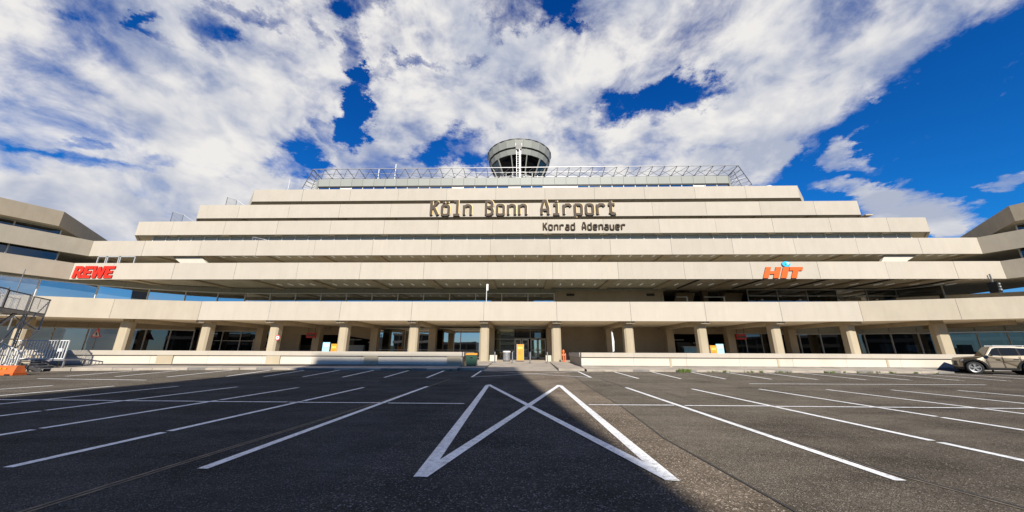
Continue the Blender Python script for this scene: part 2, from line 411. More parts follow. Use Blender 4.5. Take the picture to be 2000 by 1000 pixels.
# crossed marking of the lane
line([(-1.08, 4.13), (-1.36, 14.6)], .16, .010); line([(1.58, 4.13), (1.56, 14.6)], .16, .010)
line([(-1.08, 4.13), (1.52, 14.75)], .15, .014); line([(1.58, 4.13), (-1.32, 14.7)], .15, .018)
line([(-2.52, 18.3), (-2.58, 23.2)], .12, .010); line([(3.55, 18.5), (3.62, 23.1)], .12, .010)
line([(-2.52, 18.3), (3.6, 23.1)], .10, .014); line([(3.55, 18.5), (-2.56, 23.1)], .10, .018)
# far row along the kerb
for a, b in [(-4.69, -4.97), (-6.81, -7.26), (-8.92, -9.53), (-10.94, -11.76), (-12.92, -13.81), (-14.83, -16.0), (-17.3, -18.4), (-19.9, -21.1), (-22.4, -23.6)]:
    line([(a, 17.8 if a > -16 else 17.2), (b, 23.0 if a > -12 else 22.5 if a > -18 else 21.6)], .12)
for a, b in [(5.83, 5.89), (7.93, 8.29), (10.12, 10.75), (12.37, 12.93), (14.62, 15.24), (16.97, 17.59), (19.08, 19.95), (21.48, 22.22), (23.7, 24.5), (26, 26.8), (28.3, 29.1)]:
    line([(a, 18.2), (b, 23.05)], .12)
line([(-3.2, 17.75), (-24, 16.4)], .06, .012, SANDJ, 'joint'); line([(4., 18.1), (30, 18.35)], .06, .012, SANDJ, 'joint')
line([(9.8, 15.9), (20, 16.2)], .10, .010); line([(-16.6, 15.6), (-22, 15.9)], .12, .010)
# seams in the asphalt
for dx in (0, .07):
    line([(-4.17 + dx, 3.0), (-3.86 + dx, 9), (-3.45 + dx, 17.2)], .035, .006, SANDJ, 'joint')
line([(4.45, 3.2), (4.14, 4.6), (4.12, 10), (3.85, 18)], .035, .006, SANDJ, 'joint')
line([(4.50, 3.2), (4.19, 4.6), (4.17, 10), (3.9, 18)], .028, .006, TAR, 'joint')
line([(2.34, -4), (2.33, 3.5), (2.24, 6), (2.48, 9), (2.62, 14), (2.8, 19.3)], .03, .007, TAR, 'joint')

# pavement with kerb stones along the wall
KL = [(-44, 15.2), (-36, 18.0), (-29, 20.2), (-23, 21.9), (-17.1, 22.85), (-11.9, 23.1), (-4.2, 23.4)]
KR = [(4.2, 23.2), (9.2, 23.3), (27.2, 23.35)]
def polyoff(path, d):
    out = []
    for i, p in enumerate(path):
        a = Vector(path[max(i - 1, 0)]); b = Vector(path[min(i + 1, len(path) - 1)]); t = (b - a).normalized()
        out.append((p[0] - t.y * d, p[1] + t.x * d))
    return out
def resample(path, step):
    L = [0]
    for a, b in zip(path[:-1], path[1:]): L.append(L[-1] + (Vector(b) - Vector(a)).length)
    n = max(1, round(L[-1] / step)); out = []
    for i in range(n + 1):
        s_ = L[-1] * i / n
        for j in range(len(path) - 1):
            if s_ <= L[j + 1] + 1e-6:
                t = (s_ - L[j]) / (L[j + 1] - L[j]); out.append(tuple(Vector(path[j]).lerp(Vector(path[j + 1]), t))); break
    return out
WALL_L = [(-46, 17.2), (-38, 20.0), (-31, 22.5), (-25.4, 24.0), (-19, 25.0), (-11, 25.15), (-4.2, 25.2)]
WALL_R = [(4.2, 25.15), (11, 25.2), (24.5, 25.3), (34, 25.3), (48, 25.0)]
def pavement(kerb, wall, k):
    pv = bpy.data.objects.new('pavement', None); COL.objects.link(pv); pv['kind'] = 'structure'
    kk = resample(polyoff(kerb, .18), 2.0); ww = resample(wall, 2.0); n = min(len(kk), len(ww))
    ww = [tuple(Vector(ww[0]).lerp(Vector(ww[-1]), 0))] + ww[1:]
    # surface between kerb and wall
    n = 24; kk = resample(polyoff(kerb, .16), (sum((Vector(b) - Vector(a)).length for a, b in zip(kerb[:-1], kerb[1:]))) / n)
    cut = [w for w in wall if (w[0] < 30)] + ([(27.4, 25.3)] if wall[-1][0] > 40 else [])
    ww = resample(cut, (sum((Vector(b) - Vector(a)).length for a, b in zip(cut[:-1], cut[1:]))) / n)
    vs, fs = [], []
    for i in range(n + 1):
        vs += [(*kk[i], .235), (ww[i][0], ww[i][1] + .15, .36)]
        if i: fs.append([2 * i - 2, 2 * i, 2 * i + 1, 2 * i - 1])
    MB().add(vs, fs).build('paving', PAVE, pv)
    st = resample(kerb, 1.0)
    for a, b in zip(st[:-1], st[1:]):
        a, b = Vector(a), Vector(b); d = (b - a).normalized(); nn = Vector((-d.y, d.x)) * .18; e = d * random.uniform(.006, .014)
        z = .245 + random.uniform(-.012, .012); sh = nn * random.uniform(-.1, .1)
        p = [a + e + sh, b - e + sh, b - e + nn, a + e + nn]
        m = MB().hexa([tuple(q) for q in p], -.05, z - .025)
        c = nn * .12
        m.hexa([tuple(q) for q in p], z - .025, z, 0, [tuple(p[0] + c), tuple(p[1] + c), tuple(p[2]), tuple(p[3])])
        m.build('kerb_stone', GREYC if random.random() < .25 else PAVE, pv)
    return pv
pavement(KL, WALL_L, 0); pavement(KR, WALL_R, 1)
# entrance ramp and terrace floor
ramp = MB().add([(-2.45, 23.15, .127), (2.4, 23.15, .127), (2.45, 31.0, .44), (-2.45, 31.0, .44), (-2.45, 24.6, .17), (2.42, 24.6, .17)], [[0, 1, 5, 4], [4, 5, 2, 3]])
ramp.build('entrance_ramp', PAVE, kind='structure')
terrace = bpy.data.objects.new('terrace', None); COL.objects.link(terrace); terrace['kind'] = 'structure'
MB().add([(-60, 31.0, .44), (60, 31.0, .44), (60, 56, .50), (-60, 56, .50)], [[0, 1, 2, 3]]).build('terrace_floor', TERR, terrace)
MB().add([(-60, 20, .38), (-4.3, 25.5, .40), (-4.3, 31.0, .437), (-60, 31, .437)], [[0, 1, 2, 3]]).build('terrace_floor', TERR, terrace)
MB().add([(4.3, 25.5, .40), (60, 25.3, .40), (60, 31.0, .437), (4.3, 31, .437)], [[0, 1, 2, 3]]).build('terrace_floor', TERR, terrace)
for (a, b, c, d) in [(-4.15, -2.46, -3.95, -2.5), (2.46, 4.15, 2.5, 4.05)]:
    n = 6
    for i in range(n):   # raised side walks beside the ramp, one slab after the other
        y0 = 23.75 + i * 1.25; y1 = y0 + 1.23
        z = lambda y: .27 + (y - 23.7) * .03
        x0, x1 = (a, b)
        MB().add([(x0, y0, .0), (x1, y0, .0), (x1, y1, .0), (x0, y1, .0), (x0, y0, z(y0)), (x1, y0, z(y0)), (x1, y1, z(y1)), (x0, y1, z(y1))],
                 [[0, 1, 5, 4], [1, 2, 6, 5], [2, 3, 7, 6], [3, 0, 4, 7], [4, 5, 6, 7]]).build('walk_slab', PAVE, terrace)

# ------------------------------------------------------------------ low walls
def lowwall(path, label, sign, pil):
    t = thing('boundary_wall', label, 'wall')
    st = resample(path, 3.525)
    def seg(a, b, off0, off1, z0, z1, gap, material, name):
        a, b = Vector(a), Vector(b); d = (b - a).normalized(); nn = Vector((-d.y, d.x))
        p = [a + d * gap + nn * off0, b - d * gap + nn * off0, b - d * gap + nn * off1, a + d * gap + nn * off1]
        return MB().hexa([tuple(q) for q in p], z0, z1).build(name, material, t)
    for i, (a, b) in enumerate(zip(st[:-1], st[1:])):
        seg(a, b, .0, .3, .2, .985, .006, WHITEW, 'wall_panel')
        seg(a, b, -.12, .34, .985, 1.285, .003, CREAM, 'cap_slab')
        seg(a, b, -.03, -.002, .2, .42, .0, GREYC, 'plinth')
    for x in pil:
        # y on the path
        for a, b in zip(path[:-1], path[1:]):
            if a[0] <= x <= b[0]:
                y = a[1] + (b[1] - a[1]) * (x - a[0]) / (b[0] - a[0]); sl_ = (b[1] - a[1]) / (b[0] - a[0])
                w = .5 if sign < 0 else .07
                off = -.085 if sign < 0 else -.03
                a2 = (x - w, y - w * sl_); b2 = (x + w, y + w * sl_)
                seg(a2, b2, off, -.004, .2, .98, 0, COLC if sign < 0 else BEAM, 'pilaster')
    x = path[-1][0] if sign < 0 else path[0][0]; y = path[-1][1] if sign < 0 else path[0][1]
    q = x - .3 if sign < 0 else x
    MB().box(q, q + .3, y + .31, 31.0, .2, .985).build('end_wall', WALLB, t)
    MB().box(q - .06, q + .36, y + .35, 31.05, .985, 1.285).build('cap_slab', CREAM, t)
    return t
lowwall(WALL_L, 'long low cream wall with square pilasters, left of the entrance ramp', -1, [-31.8, -24.7, -17.7, -10.7, -4.75])
lowwall(WALL_R, 'long low cream wall with narrow joints, right of the entrance ramp', 1, [10.4, 17.8, 25.2, 32])

# ------------------------------------------------------------------ terminal building
term = thing('terminal_building', 'stepped cream concrete airport terminal with long parapet bands on every storey', 'building')
def fascia(path, z0, z1, th, material, par=term, gap=.012, name='parapet_panel'):
    n = len(path); V = [Vector(p) for p in path]; off = []
    for i in range(n):
        ds = []
        if i: ds.append((V[i] - V[i - 1]).normalized())
        if i < n - 1: ds.append((V[i + 1] - V[i]).normalized())
        nn = [Vector((-d.y, d.x)) for d in ds]
        m = sum(nn, Vector((0, 0))).normalized(); off.append(m * th / max(.4, m.dot(nn[0])))
    for i in range(n - 1):
        d = (V[i + 1] - V[i]).normalized() * gap
        j = Vector((-d.y, d.x)).normalized() * random.uniform(-.006, .006)
        p = [V[i] + d + j, V[i + 1] - d + j, V[i + 1] + off[i + 1] - d, V[i] + off[i] + d]
        dz = random.uniform(-.006, .006)
        mid = (V[i] + V[i + 1]) / 2
        mm = CREAM_V if material is CREAM and ((abs(mid.x) > 31.7 and z0 < 5) or (mid.y < 36 and abs(mid.x) > 45)) else material
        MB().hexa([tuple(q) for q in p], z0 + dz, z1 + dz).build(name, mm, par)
    # dark joint backing
    inner = [tuple(V[i] + off[i] * .55) for i in range(n)]; inn2 = [tuple(V[i] + off[i] * .98) for i in range(n)]
    vs, fs = [], []
    for i in range(n):
        vs += [(*inner[i], z0 + .03), (*inner[i], z1 - .04)]
        if i: fs.append([2 * i - 2, 2 * i, 2 * i + 1, 2 * i - 1])
    MB().add(vs, fs).build('joint_backing', DARKM, par)
    return [tuple(V[i] + off[i] * 1.02) for i in range(n)]
def slab(front, yback, z0, z1, material=SOFFIT, name='floor_slab', par=term):
    """front: inner path left to right; closed at yback"""
    poly = list(front) + [(front[-1][0] + .01, yback), (front[0][0] - .01, yback)]
    return MB().hexa(poly, z0, z1).build(name, material, par)
WD = Vector((.42, -.9075)).normalized()           # the wings run forward and outward
def wing_pts(cx, cy, sgn, n=4):
    return [(cx + sgn * WD.x * S * k, cy + WD.y * S * k) for k in range(1, n + 1)]
gx = lambda k0, k1: [grid(k) for k in range(k0, k1 + 1)]

# storey 1 parapet: straight middle, ends bending forward
P1 = [(-58, 23.2), (-51.8, 26.5), (-45.4, 29.25), (-38.9, 31.6)] + [(x, 33.2) for x in gx(-5, 3)] + [(31.62, 32.85), (38.2, 31.0), (44.5, 28.8), (50.7, 26.2), (57, 23.2)]
i1 = fascia(P1, 4.18, 6.02, .25, CREAM)
slab(i1, 56, 4.36, 4.8, CEIL)
MB().box(-44, 18.2, 33.6, 44.0, 4.804, 4.812).build('bounce_sheet', DAMPERL, term); MB().box(18.25, 50, 34.0, 50.4, 4.804, 4.812).build('bounce_sheet', DAMPERD, term)  # hidden floor sheets added to cut the bounce light on the soffit above
# storey 3
c3 = 50.65
P3 = wing_pts(-c3, 36.2, -1)[::-1] + [(-c3, 36.2)] + [(x, 36.2) for x in gx(-7, 6)] + [(c3 - .1, 36.2)] + wing_pts(c3 - .1, 36.2, 1)
i3 = fascia(P3, 8.89, 10.77, .25, CREAM)
slab(i3, 58, 9.38, 9.8)
c4 = 52.5
P4 = wing_pts(-c4, 38.55, -1)[::-1] + [(-c4, 38.55)] + [(x, 38.55) for x in gx(-7, 6)] + [(c4 - .2, 38.55)] + wing_pts(c4 - .2, 38.55, 1)
i4 = fascia(P4, 12.28, 14.2, .25, CREAM)
slab(i4, 60, 12.66, 13.1)
def stepped(y, z0, z1, cx, zs):
    ks = [k for k in range(-8, 8) if -cx + 1.2 < grid(k) < cx - 1.2]
    P = [(-cx - 4.1, y + 4.2), (-cx, y)] + [(grid(k), y) for k in ks] + [(cx - .2, y), (cx + 3.9, y + 4.2)]
    inn = fascia(P, z0, z1, .25, CREAM)
    slab(inn, 62, zs, zs + .4)
stepped(41.1, 15.84, 17.73, 50.7, 16.0)
stepped(42.6, 18.76, 20.73, 44.55, 18.95)
stepped(44.7, 22.2, 24.07, 39.15, 22.4)
# upper storey of the two wings
for sg, cx in ((-1, -56.4), (1, 56.0)):
    fwd = [(cx + sg * WD.x * S * k, 37.7 + WD.y * S * k) for k in range(0, 4)]
    bk = [(cx + sg * .58 * 7 * k, 37.7 + .81 * 7 * k) for k in range(1, 3)]
    if sg < 0:
        path = fwd[::-1] + bk
        # outline: front face then the receding dark face (seen from the court the solid lies to the left)
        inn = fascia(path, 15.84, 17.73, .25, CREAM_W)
        poly = list(inn) + [(inn[-1][0] - 14, inn[-1][1] - 6), (inn[0][0] - 14, inn[0][1])]
    else:
        path = bk[::-1] + fwd
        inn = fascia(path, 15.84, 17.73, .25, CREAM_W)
        poly = list(inn) + [(inn[-1][0] + 14, inn[-1][1]), (inn[0][0] + 14, inn[0][1] - 6)]
    MB().hexa(poly, 15.95, 16.4).build('floor_slab', SOFFIT, term)
    MB().hexa(poly, 17.0, 17.3).build('roof_slab', GREYC, term)

# soffit beams and luminaires
def beams(ks, y0, y1, z0, z1, w, material=BEAM, skew=0):
    for k in ks:
        x = grid(k)
        MB().hexa([(x - w / 2, y0), (x + w / 2, y0), (x + w / 2 + skew, y1), (x - w / 2 + skew, y1)], z0, z1).build('soffit_beam', material, term)
beams(range(-7, 7), 36.5, 44.2, 9.2, 9.375, .95)
beams(range(-8, 8), 38.85, 44.2, 12.5, 12.655, .95)
beams(range(-7, 7), 41.38, 41.94, 15.85, 15.995, .95)
beams(range(-6, 7), 42.9, 45.6, 18.8, 18.945, .95)
beams(range(-6, 7), 33.5, 44.0, 3.98, 4.355, .8)
for k in range(-7, 7): # ribbed soffit boards between the beams of the big overhang on the right
    x = grid(k)
    if k >= 2: MB().box(x + 2.6, x + 2.78, 36.5, 44.2, 9.24, 9.375).build('soffit_rib', DARKM, term)
lm = MB().box(-.07, .07, -.5, .5, -.06, 0); lmo = lm.build('luminaire', LAMPW, term, (0, 0, 0))
first = True
for (rows, z, ks) in (((38.2, 41.6), 9.372, range(-5, 7)), ((40.2,), 12.65, range(-6, 7))):
    for k in ks:
        for fx in (.2, .4, .6, .8):
            for y in rows:
                o = lmo if first else lmo.copy()
                if not first: COL.objects.link(o)
                first = False; o.location = (grid(k) + S * fx, y, z)
dn = MB().lathe([(0.001, -.03), (.16, -.03), (.18, .0)], 0, 0, 12).build('downlight', WHITEM, term)
first = True
for k in range(-5, 6):
    for z, y in ((4.352, 38.8), (15.99, 41.7), (18.94, 43.7)):
        o = dn if first else dn.copy()
        if not first: COL.objects.link(o)
        first = False; o.location = (grid(k) + S * .5, y, z)

# glazing
def glazing(path, z0, z1, pitch, gm=GLASS, fm=ALU, mw=.07, rails=(), head=.1, name='window_pane', tilt=.004, depth=.12):
    st = []
    for a, b in zip(path[:-1], path[1:]):
        L = (Vector(b) - Vector(a)).length; n = max(1, round(L / pitch))
        st += [tuple(Vector(a).lerp(Vector(b), i / n)) for i in range(n)]
    st.append(path[-1])
    for i, (a, b) in enumerate(zip(st[:-1], st[1:])):
        a, b = Vector(a), Vector(b); d = (b - a).normalized(); nn = Vector((-d.y, d.x))
        ja, jb, jt = (random.uniform(-tilt, tilt) for _ in range(3))
        p0, p1 = a + d * .02 + nn * ja, b - d * .02 + nn * jb
        MB().add([(*p0, z0), (*p1, z0), (*(p1 + nn * jt), z1), (*(p0 + nn * jt), z1)], [[0, 1, 2, 3]]).build(name, gm, term)
    for i, a in enumerate(st):
        d = (Vector(st[min(i + 1, len(st) - 1)]) - Vector(st[max(i - 1, 0)])).normalized(); nn = Vector((-d.y, d.x))
        MB().bar((a[0] - nn.x * .04, a[1] - nn.y * .04, z0), (a[0] - nn.x * .04, a[1] - nn.y * .04, z1), mw, depth).build('mullion', fm, term)
    for a, b in zip(path[:-1], path[1:]):
        d = (Vector(b) - Vector(a)).normalized(); nn = Vector((-d.y, d.x)) * -.05
        for zz, hh in [(z0 + .04, .08), (z1 - head / 2, head)] + [(r, .06) for r in rails]:
            MB().bar((a[0] + nn.x, a[1] + nn.y, zz), (b[0] + nn.x, b[1] + nn.y, zz), .13, hh).build('rail', fm, term)
# storey 2, left and middle: bends forward on the left
G2 = [(-54.2, 31.5), (-52.4, 35.2), (-50.0, 38.6), (-46.6, 41.2), (-43.3, 42.7), (-39.9, 43.7), (-36.7, 44.3), (4.3, 44.3)]
glazing(G2[:7], 4.85, 8.72, 3.6, GLASS, fm=LALU, mw=.09); glazing(G2[6:], 4.85, 8.72, 3.525, GLASS, fm=LALU, mw=.1)
def cornice(path, z0, z1, off, pitch, material):
    st = []
    for a, b in zip(path[:-1], path[1:]):
        L = (Vector(b) - Vector(a)).length; n = max(1, round(L / pitch)); st += [tuple(Vector(a).lerp(Vector(b), i / n)) for i in range(n)]
    st.append(path[-1])
    for a, b in zip(st[:-1], st[1:]):
        a, b = Vector(a), Vector(b); d = (b - a).normalized(); nn = Vector((-d.y, d.x))
        p = [a + d * .015 - nn * off, b - d * .015 - nn * off, b - d * .015 + nn * .1, a + d * .015 + nn * .1]
        MB().hexa([tuple(q) for q in p], z0, z1).build('cornice_panel', material, term)
cornice(G2, 8.76, 9.3, .28, 1.7625, PANELG)
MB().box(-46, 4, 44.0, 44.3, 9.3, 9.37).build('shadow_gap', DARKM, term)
# storey 2 solid wall with two vents
MB().box(4.35, 18.1, 44.25, 44.6, 4.82, 9.0).build('solid_wall', WALLB, term)
cornice([(4.3, 44.3), (18.6, 44.3)], 9.0, 9.3, .28, 1.7625, PANELG)
MB().box(18.1, 18.32, 44.2, 52, 4.82, 9.0).build('wall_end', WALLB, term)
for x in (6.38, 16.68):
    v_ = MB().box(x - .5, x + .5, 44.19, 44.262, 8.33, 8.63).build('wall_vent', DARKM, term)
    for zz in (8.4, 8.48, 8.56): MB().box(x - .46, x + .46, 44.175, 44.188, zz - .02, zz + .02).build('louvre', DARKIN, v_)
# storey 2 right: open recess with columns, stair flanks and balustrades, then dark glazing
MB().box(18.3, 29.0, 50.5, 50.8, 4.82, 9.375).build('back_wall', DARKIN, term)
for x in (22.2, 27.4):
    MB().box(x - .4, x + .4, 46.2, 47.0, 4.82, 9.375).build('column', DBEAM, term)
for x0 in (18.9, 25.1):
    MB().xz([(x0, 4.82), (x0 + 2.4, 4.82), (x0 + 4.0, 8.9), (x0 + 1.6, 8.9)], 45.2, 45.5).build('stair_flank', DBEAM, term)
for x0, x1 in ((20.0, 21.3), (23.5, 26.0)):
    o = MB().bar((x0, 44.3, 8.22), (x1, 44.3, 8.22), .09, .09); o.bar((x1, 44.3, 8.25), (x1, 44.3, 6.0), .16, .1); o.build('handrail', WHITEM, term)
glazing([(29.0, 44.3), (47.6, 44.3), (49.5, 41)], 4.85, 9.2, 3.525, GLASSD)
MB().bar((29, 43.9, 8.3), (47.4, 43.9, 8.3), .07, .07).build('handrail', ALU, term)
for k in range(8):
    MB().lathe([(.001, .16), (.12, .12), (.14, 0), (.001, -.02)], 30.4 + k * 2.35, 43.8, 10).build('lamp_globe', WHITEM, term, (0, 0, 8.2 if k % 2 else 7.75))
MB().hexa([(46.0, 43.0), (57, 37.5), (57.2, 37.9), (46.2, 43.4)], 4.82, 7.95).build('terrace_wall', WALLB, term)
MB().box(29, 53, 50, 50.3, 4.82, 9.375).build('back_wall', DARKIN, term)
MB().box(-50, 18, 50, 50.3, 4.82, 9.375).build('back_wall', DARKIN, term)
for x in gx(-7, 6):
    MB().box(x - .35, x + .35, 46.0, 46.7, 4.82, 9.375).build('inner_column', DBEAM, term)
# storey 4 (between parapets), storeys 5..7
glazing([(-50, 44.3), (50, 44.3)], 9.85, 12.6, 3.525, GLASSD)
glazing([(-49, 42.0), (49, 42.0)], 13.12, 15.96, 1.7625, FROST, mw=.11, fm=LALU)
glazing([(-46, 45.2), (46, 45.2)], 16.42, 18.85, 3.525, GLASSD)
glazing([(-41, 47.2), (41, 47.2)], 19.37, 22.3, 3.525, GLASSD)
for a, b, z0, z1, y in ((-50, 50, 9.82, 12.63, 47), (-49, 49, 13.12, 15.95, 46), (-46, 46, 16.42, 18.9, 48), (-41, 41, 19.37, 22.35, 50)):
    MB().box(a, b, y, y + .2, z0, z1).build('back_wall', MIDIN, term)
# glazing of the wings
for sg, cx in ((-1, -c3), (1, c3)):
    a = (cx + sg * 3.5, 37.0); b = (a[0] + sg * WD.x * 24, a[1] + WD.y * 24)
    pth = [b, a] if sg < 0 else [a, b]
    glazing(pth, 9.85, 12.6, 3.525, GLASSD)
    a = (cx + sg * 7.2, 39.0); b = (a[0] + sg * WD.x * 24, a[1] + WD.y * 24); pth = [b, a] if sg < 0 else [a, b]
    glazing(pth, 13.15, 15.9, 3.525, GLASSD)
# pale slanted stair walls caught by the sun under the storey-4 overhang
for sg in (-1, 1):
    q = [(-41.3, 12.0), (-39.2, 10.6), (-36.9, 10.6), (-39.6, 12.45), (-42.6, 12.45)] if sg < 0 else [(40.6, 10.6), (43.6, 10.6), (44.3, 11.6), (45.6, 12.3), (42.0, 12.3)]
    MB().xz(q if sg > 0 else [(-41.3, 11.5), (-40.2, 11.5), (-39.4, 10.6), (-36.9, 10.6), (-39.1, 12.4), (-42.6, 12.4)], 39.0, 39.35).build('stair_wall', WHITEW, term)
# door frames seen at the left wing corner
for x0, x1 in ((-51.2, -50.2), (-50.0, -48.6), (-48.4, -46.6)):
    m = MB(); m.bar((x0, 38.6, 10.0), (x0, 38.6, 12.2), .12); m.bar((x1, 38.6, 10.0), (x1, 38.6, 12.2), .12); m.bar((x0, 38.6, 12.2), (x1, 38.6, 12.2), .12)
    m.build('door_frame', ALU, term)

# ground floor
colm = MB()
w = .45; ch = .16
oct_ = [(-w + ch, -w), (w - ch, -w), (w, -w + ch), (w, w - ch), (w - ch, w), (-w + ch, w), (-w, w - ch), (-w, -w + ch)]
colm.hexa(oct_, .3, 4.0)
colm.hexa([(p[0] * .8, p[1] * .8) for p in oct_], 4.0, 4.36)
colo = colm.build('column', COLC, term); first = True
front_cols = [(x, 34.65) for x in gx(-5, 4)] + [(-38.9, 33.4), (38.6, 33.3), (-46.2, 31.2), (46, 30.7)]
for x, y in front_cols:
    o = colo if first else colo.copy()
    if not first: COL.objects.link(o)
    first = False; o.location = (x, y, 0)
    if abs(x) > 36: o.rotation_euler = (0, 0, radians(-18 if x < 0 else 18) * -1 * (1 if x < 0 else 1) * (1 if x < 0 else 1))
c2 = MB().box(-.42, .42, -.42, .42, .45, 4.36).build('inner_column', BEAM, term); first = True
for x in gx(-6, 5):
    o = c2 if first else c2.copy()
    if not first: COL.objects.link(o)
    first = False; o.location = (x, 42.1, 0)
# column feet beside the entrance
for x in (-2.75, 2.75): MB().box(x - .35, x + .35, 34.9, 35.5, .43, 1.0).build('column_foot', WHITEW, term)
# entrance
glazing([(-3.35, 44), (-.84, 44)], .52, 4.2, 2.6, GLASSG, rails=(1.52, 2.85))
glazing([(-.84, 44), (3.1, 44)], 2.9, 4.2, 2.0, GLASSD)
ent = [(-.84, -.02), (.06, .92), (1.16, 2.02), (2.1, 3.04)]
for x0, x1 in ent:
    d = MB(); d.bar((x0 + .05, 43.95, .52), (x0 + .05, 43.95, 2.85), .1, .09); d.bar((x1 - .05, 43.95, .52), (x1 - .05, 43.95, 2.85), .1, .09)
    d.bar((x0, 43.95, 2.8), (x1, 43.95, 2.8), .09, .12); d.bar((x0, 43.95, 1.55), (x1, 43.95, 1.55), .09, .1); d.bar((x0, 43.95, .6), (x1, 43.95, .6), .09, .16)
    do = d.build('door', DOORW, term)
    MB().add([(x0 + .1, 43.97, .68), (x1 - .1, 43.97, .68), (x1 - .1, 43.97, 2.74), (x0 + .1, 43.97, 2.74)], [[0, 1, 2, 3]]).build('door_pane', GLASSG, do)
    MB().bar((x1 - .16, 43.86, 1.35), (x1 - .16, 43.86, 1.75), .04).build('handle', GALV, do)
MB().bar((-3.4, 43.93, 4.28), (3.2, 43.93, 4.28), .16, .16).build('header', ALU, term)
# left of the entrance: green glass front
glazing([(-18.2, 44), (-4.1, 44)], .52, 4.2, 3.5, GLASS, rails=(1.5,), fm=LALU)
# open hall left with beige upper wall and sloping stair soffit
MB().box(-31.0, -18.4, 44.0, 44.3, 3.3, 4.355).build('lintel_wall', WALLB, term)
MB().xz([(-23.0, 3.3), (-18.4, 2.65), (-18.4, 3.296), ], 43.99, 44.29).build('stair_soffit', WALLB, term)
MB().box(-31.0, -28.2, 44.1, 44.35, .5, 3.296).build('side_wall', WALLB, term)
MB().box(-27.0, -26.4, 45.5, 46.0, .5, 3.4).build('pier', WALLB, term)
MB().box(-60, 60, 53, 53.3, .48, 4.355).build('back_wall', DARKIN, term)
MB().box(-24.5, -22.6, 47, 47.1, 1.0, 3.0).build('interior_screen', MIDIN, term)
for x0, x1, y, z in ((-23.0, -21.2, 46, 2.72), (-20.5, -19.0, 46.5, 2.4), (20.0, 21.5, 47, 2.9), (22.3, 23.4, 46.2, 2.5)):
    MB().box(x0, x1, y, y + .15, z, z + .1).build('strip_light', WHITEM, term)
# left glazed shops
glazing([(-40.2, 43.4), (-31.1, 44.0)], .5, 3.75, 2.6, GLASSD, fm=LALU, rails=(2.5,))
MB().hexa([(-40.2, 43.3), (-31.1, 43.9), (-31.1, 44.2), (-40.2, 43.6)], 3.76, 4.355).build('lintel_wall', WALLB, term)
glazing([(-60, 34.5), (-52, 37.5), (-47, 39.8), (-40.4, 42.2)], .5, 3.75, 2.55, GLASSD, fm=LALU)
cornice([(-60, 34.5), (-52, 37.5), (-47, 39.8), (-40.4, 42.2)], 3.76, 4.355, .1, 2.55, WALLB)
# right of the entrance
MB().box(4.2, 18.5, 44.0, 44.4, .48, 4.355).build('beige_wall', WALLB, term)
MB().box(18.6, 25.5, 44.0, 44.3, 3.55, 4.355).build('lintel_wall', WALLB, term)
MB().box(20.1, 24.0, 44.6, 45.3, 1.98, 2.08).build('counter_top', WHITEM, term)
MB().box(20.3, 22.0, 44.7, 45.2, .5, 1.975).build('counter', LBLUE, term)
glazing([(25.6, 44), (31.5, 44)], .5, 3.7, 1.9, GLASSD)
MB().box(28.6, 29.8, 45.6, 45.8, .5, 3.3).build('interior_screen', SIGNW, term)
MB().box(25.5, 31.6, 43.9, 44.2, 3.71, 4.355).build('lintel_wall', WALLB, term)
GR = [(31.6, 44), (40.4, 42.4), (47, 39.9), (53, 37.2), (60, 34)]
glazing(GR[:3], .5, 3.6, 2.55, GLASSD, fm=LALU, mw=.09); glazing(GR[2:], .5, 3.6, 2.55, GLASSM, fm=LALU, mw=.09); glazing(GR, 3.62, 4.34, 2.55, FROST, mw=.06, name='spandrel_panel')
for k in range(-8, 8):   # things standing in the dark rooms: shelving, counters, notices, ceiling lamps
    for q in range(4):
        x = grid(k) + random.uniform(.3, 6.4)
        if 3.5 < x < 18.6 or (abs(x) < 3.5 and q > 1): continue
        y = random.uniform(45.6, 50.5); w_ = random.uniform(.5, 2.2); h_ = random.uniform(.9, 2.3)
        o_ = MB().box(x, x + w_, y, y + .6, .5, .5 + h_).build('interior_unit', random.choice([MIDIN, MIDIN, WALLB, SIGNW, LBLUE, DBEAM, GREYC]), term)
        if q < 2: MB().box(x, x + .12, y - 1.5, y + .6, 3.9, 3.98).build('ceiling_lamp', LAMPW, term)
# white door in the left shop
for x0 in (-33.9, -32.9):
    d = MB(); y = 43.72
    for xx in (x0, x0 + .95): d.bar((xx, y, .5), (xx, y, 2.75), .09)
    for zz in (.58, 1.6, 2.72): d.bar((x0, y, zz), (x0 + .95, y, zz), .09)
    d.build('door', WHITEM, term)

# penthouse storey
for k in range(36):
    x0 = XC - 31.725 + k * 1.7625; x1 = x0 + 1.7625
    MB().box(x0 + .015, x1 - .015, 47.8, 48.0, 26.15, 27.38).build('penthouse_panel', PANELG, term)
    white = k in (2, 11, 12, 16, 17, 20, 21, 22, 33)
    p = MB().box(x0 + .08, x1 - .08, 48.02, 48.08, 24.3, 25.98).build('penthouse_window', WHITEM if (white and k not in (11, 16)) else GLASS, term)
    if k in (2, 12, 22):
        for q in (.3, 1.0): MB().box(x0 + q, x0 + q + .5, 47.99, 48.018, 25.2, 25.75).build('window_opening', DARKM, p)
    MB().box(x0 - .05, x0 + .05, 47.98, 48.1, 24.3, 26.1).build('penthouse_mullion', WHITEM, term)
MB().box(-31.9, 31.7, 47.9, 60, 26.02, 26.14).build('penthouse_ceiling', DARKM, term)
MB().box(-31.9, 31.7, 48.3, 60, 24.2, 26.0).build('penthouse_core', DARKIN, term)
MB().box(-31.8, 31.6, 48.02, 60, 26.16, 27.25).build('penthouse_roof', GREYC, term)
for sg in (-1, 1):
    MB().hexa([(XC + sg * 31.75, 47.82), (XC + sg * 32.3, 48.2), (XC + sg * 36.5, 55), (XC + sg * 32, 55)], 24.2, 27.36).build('end_wall', PANELG, term)

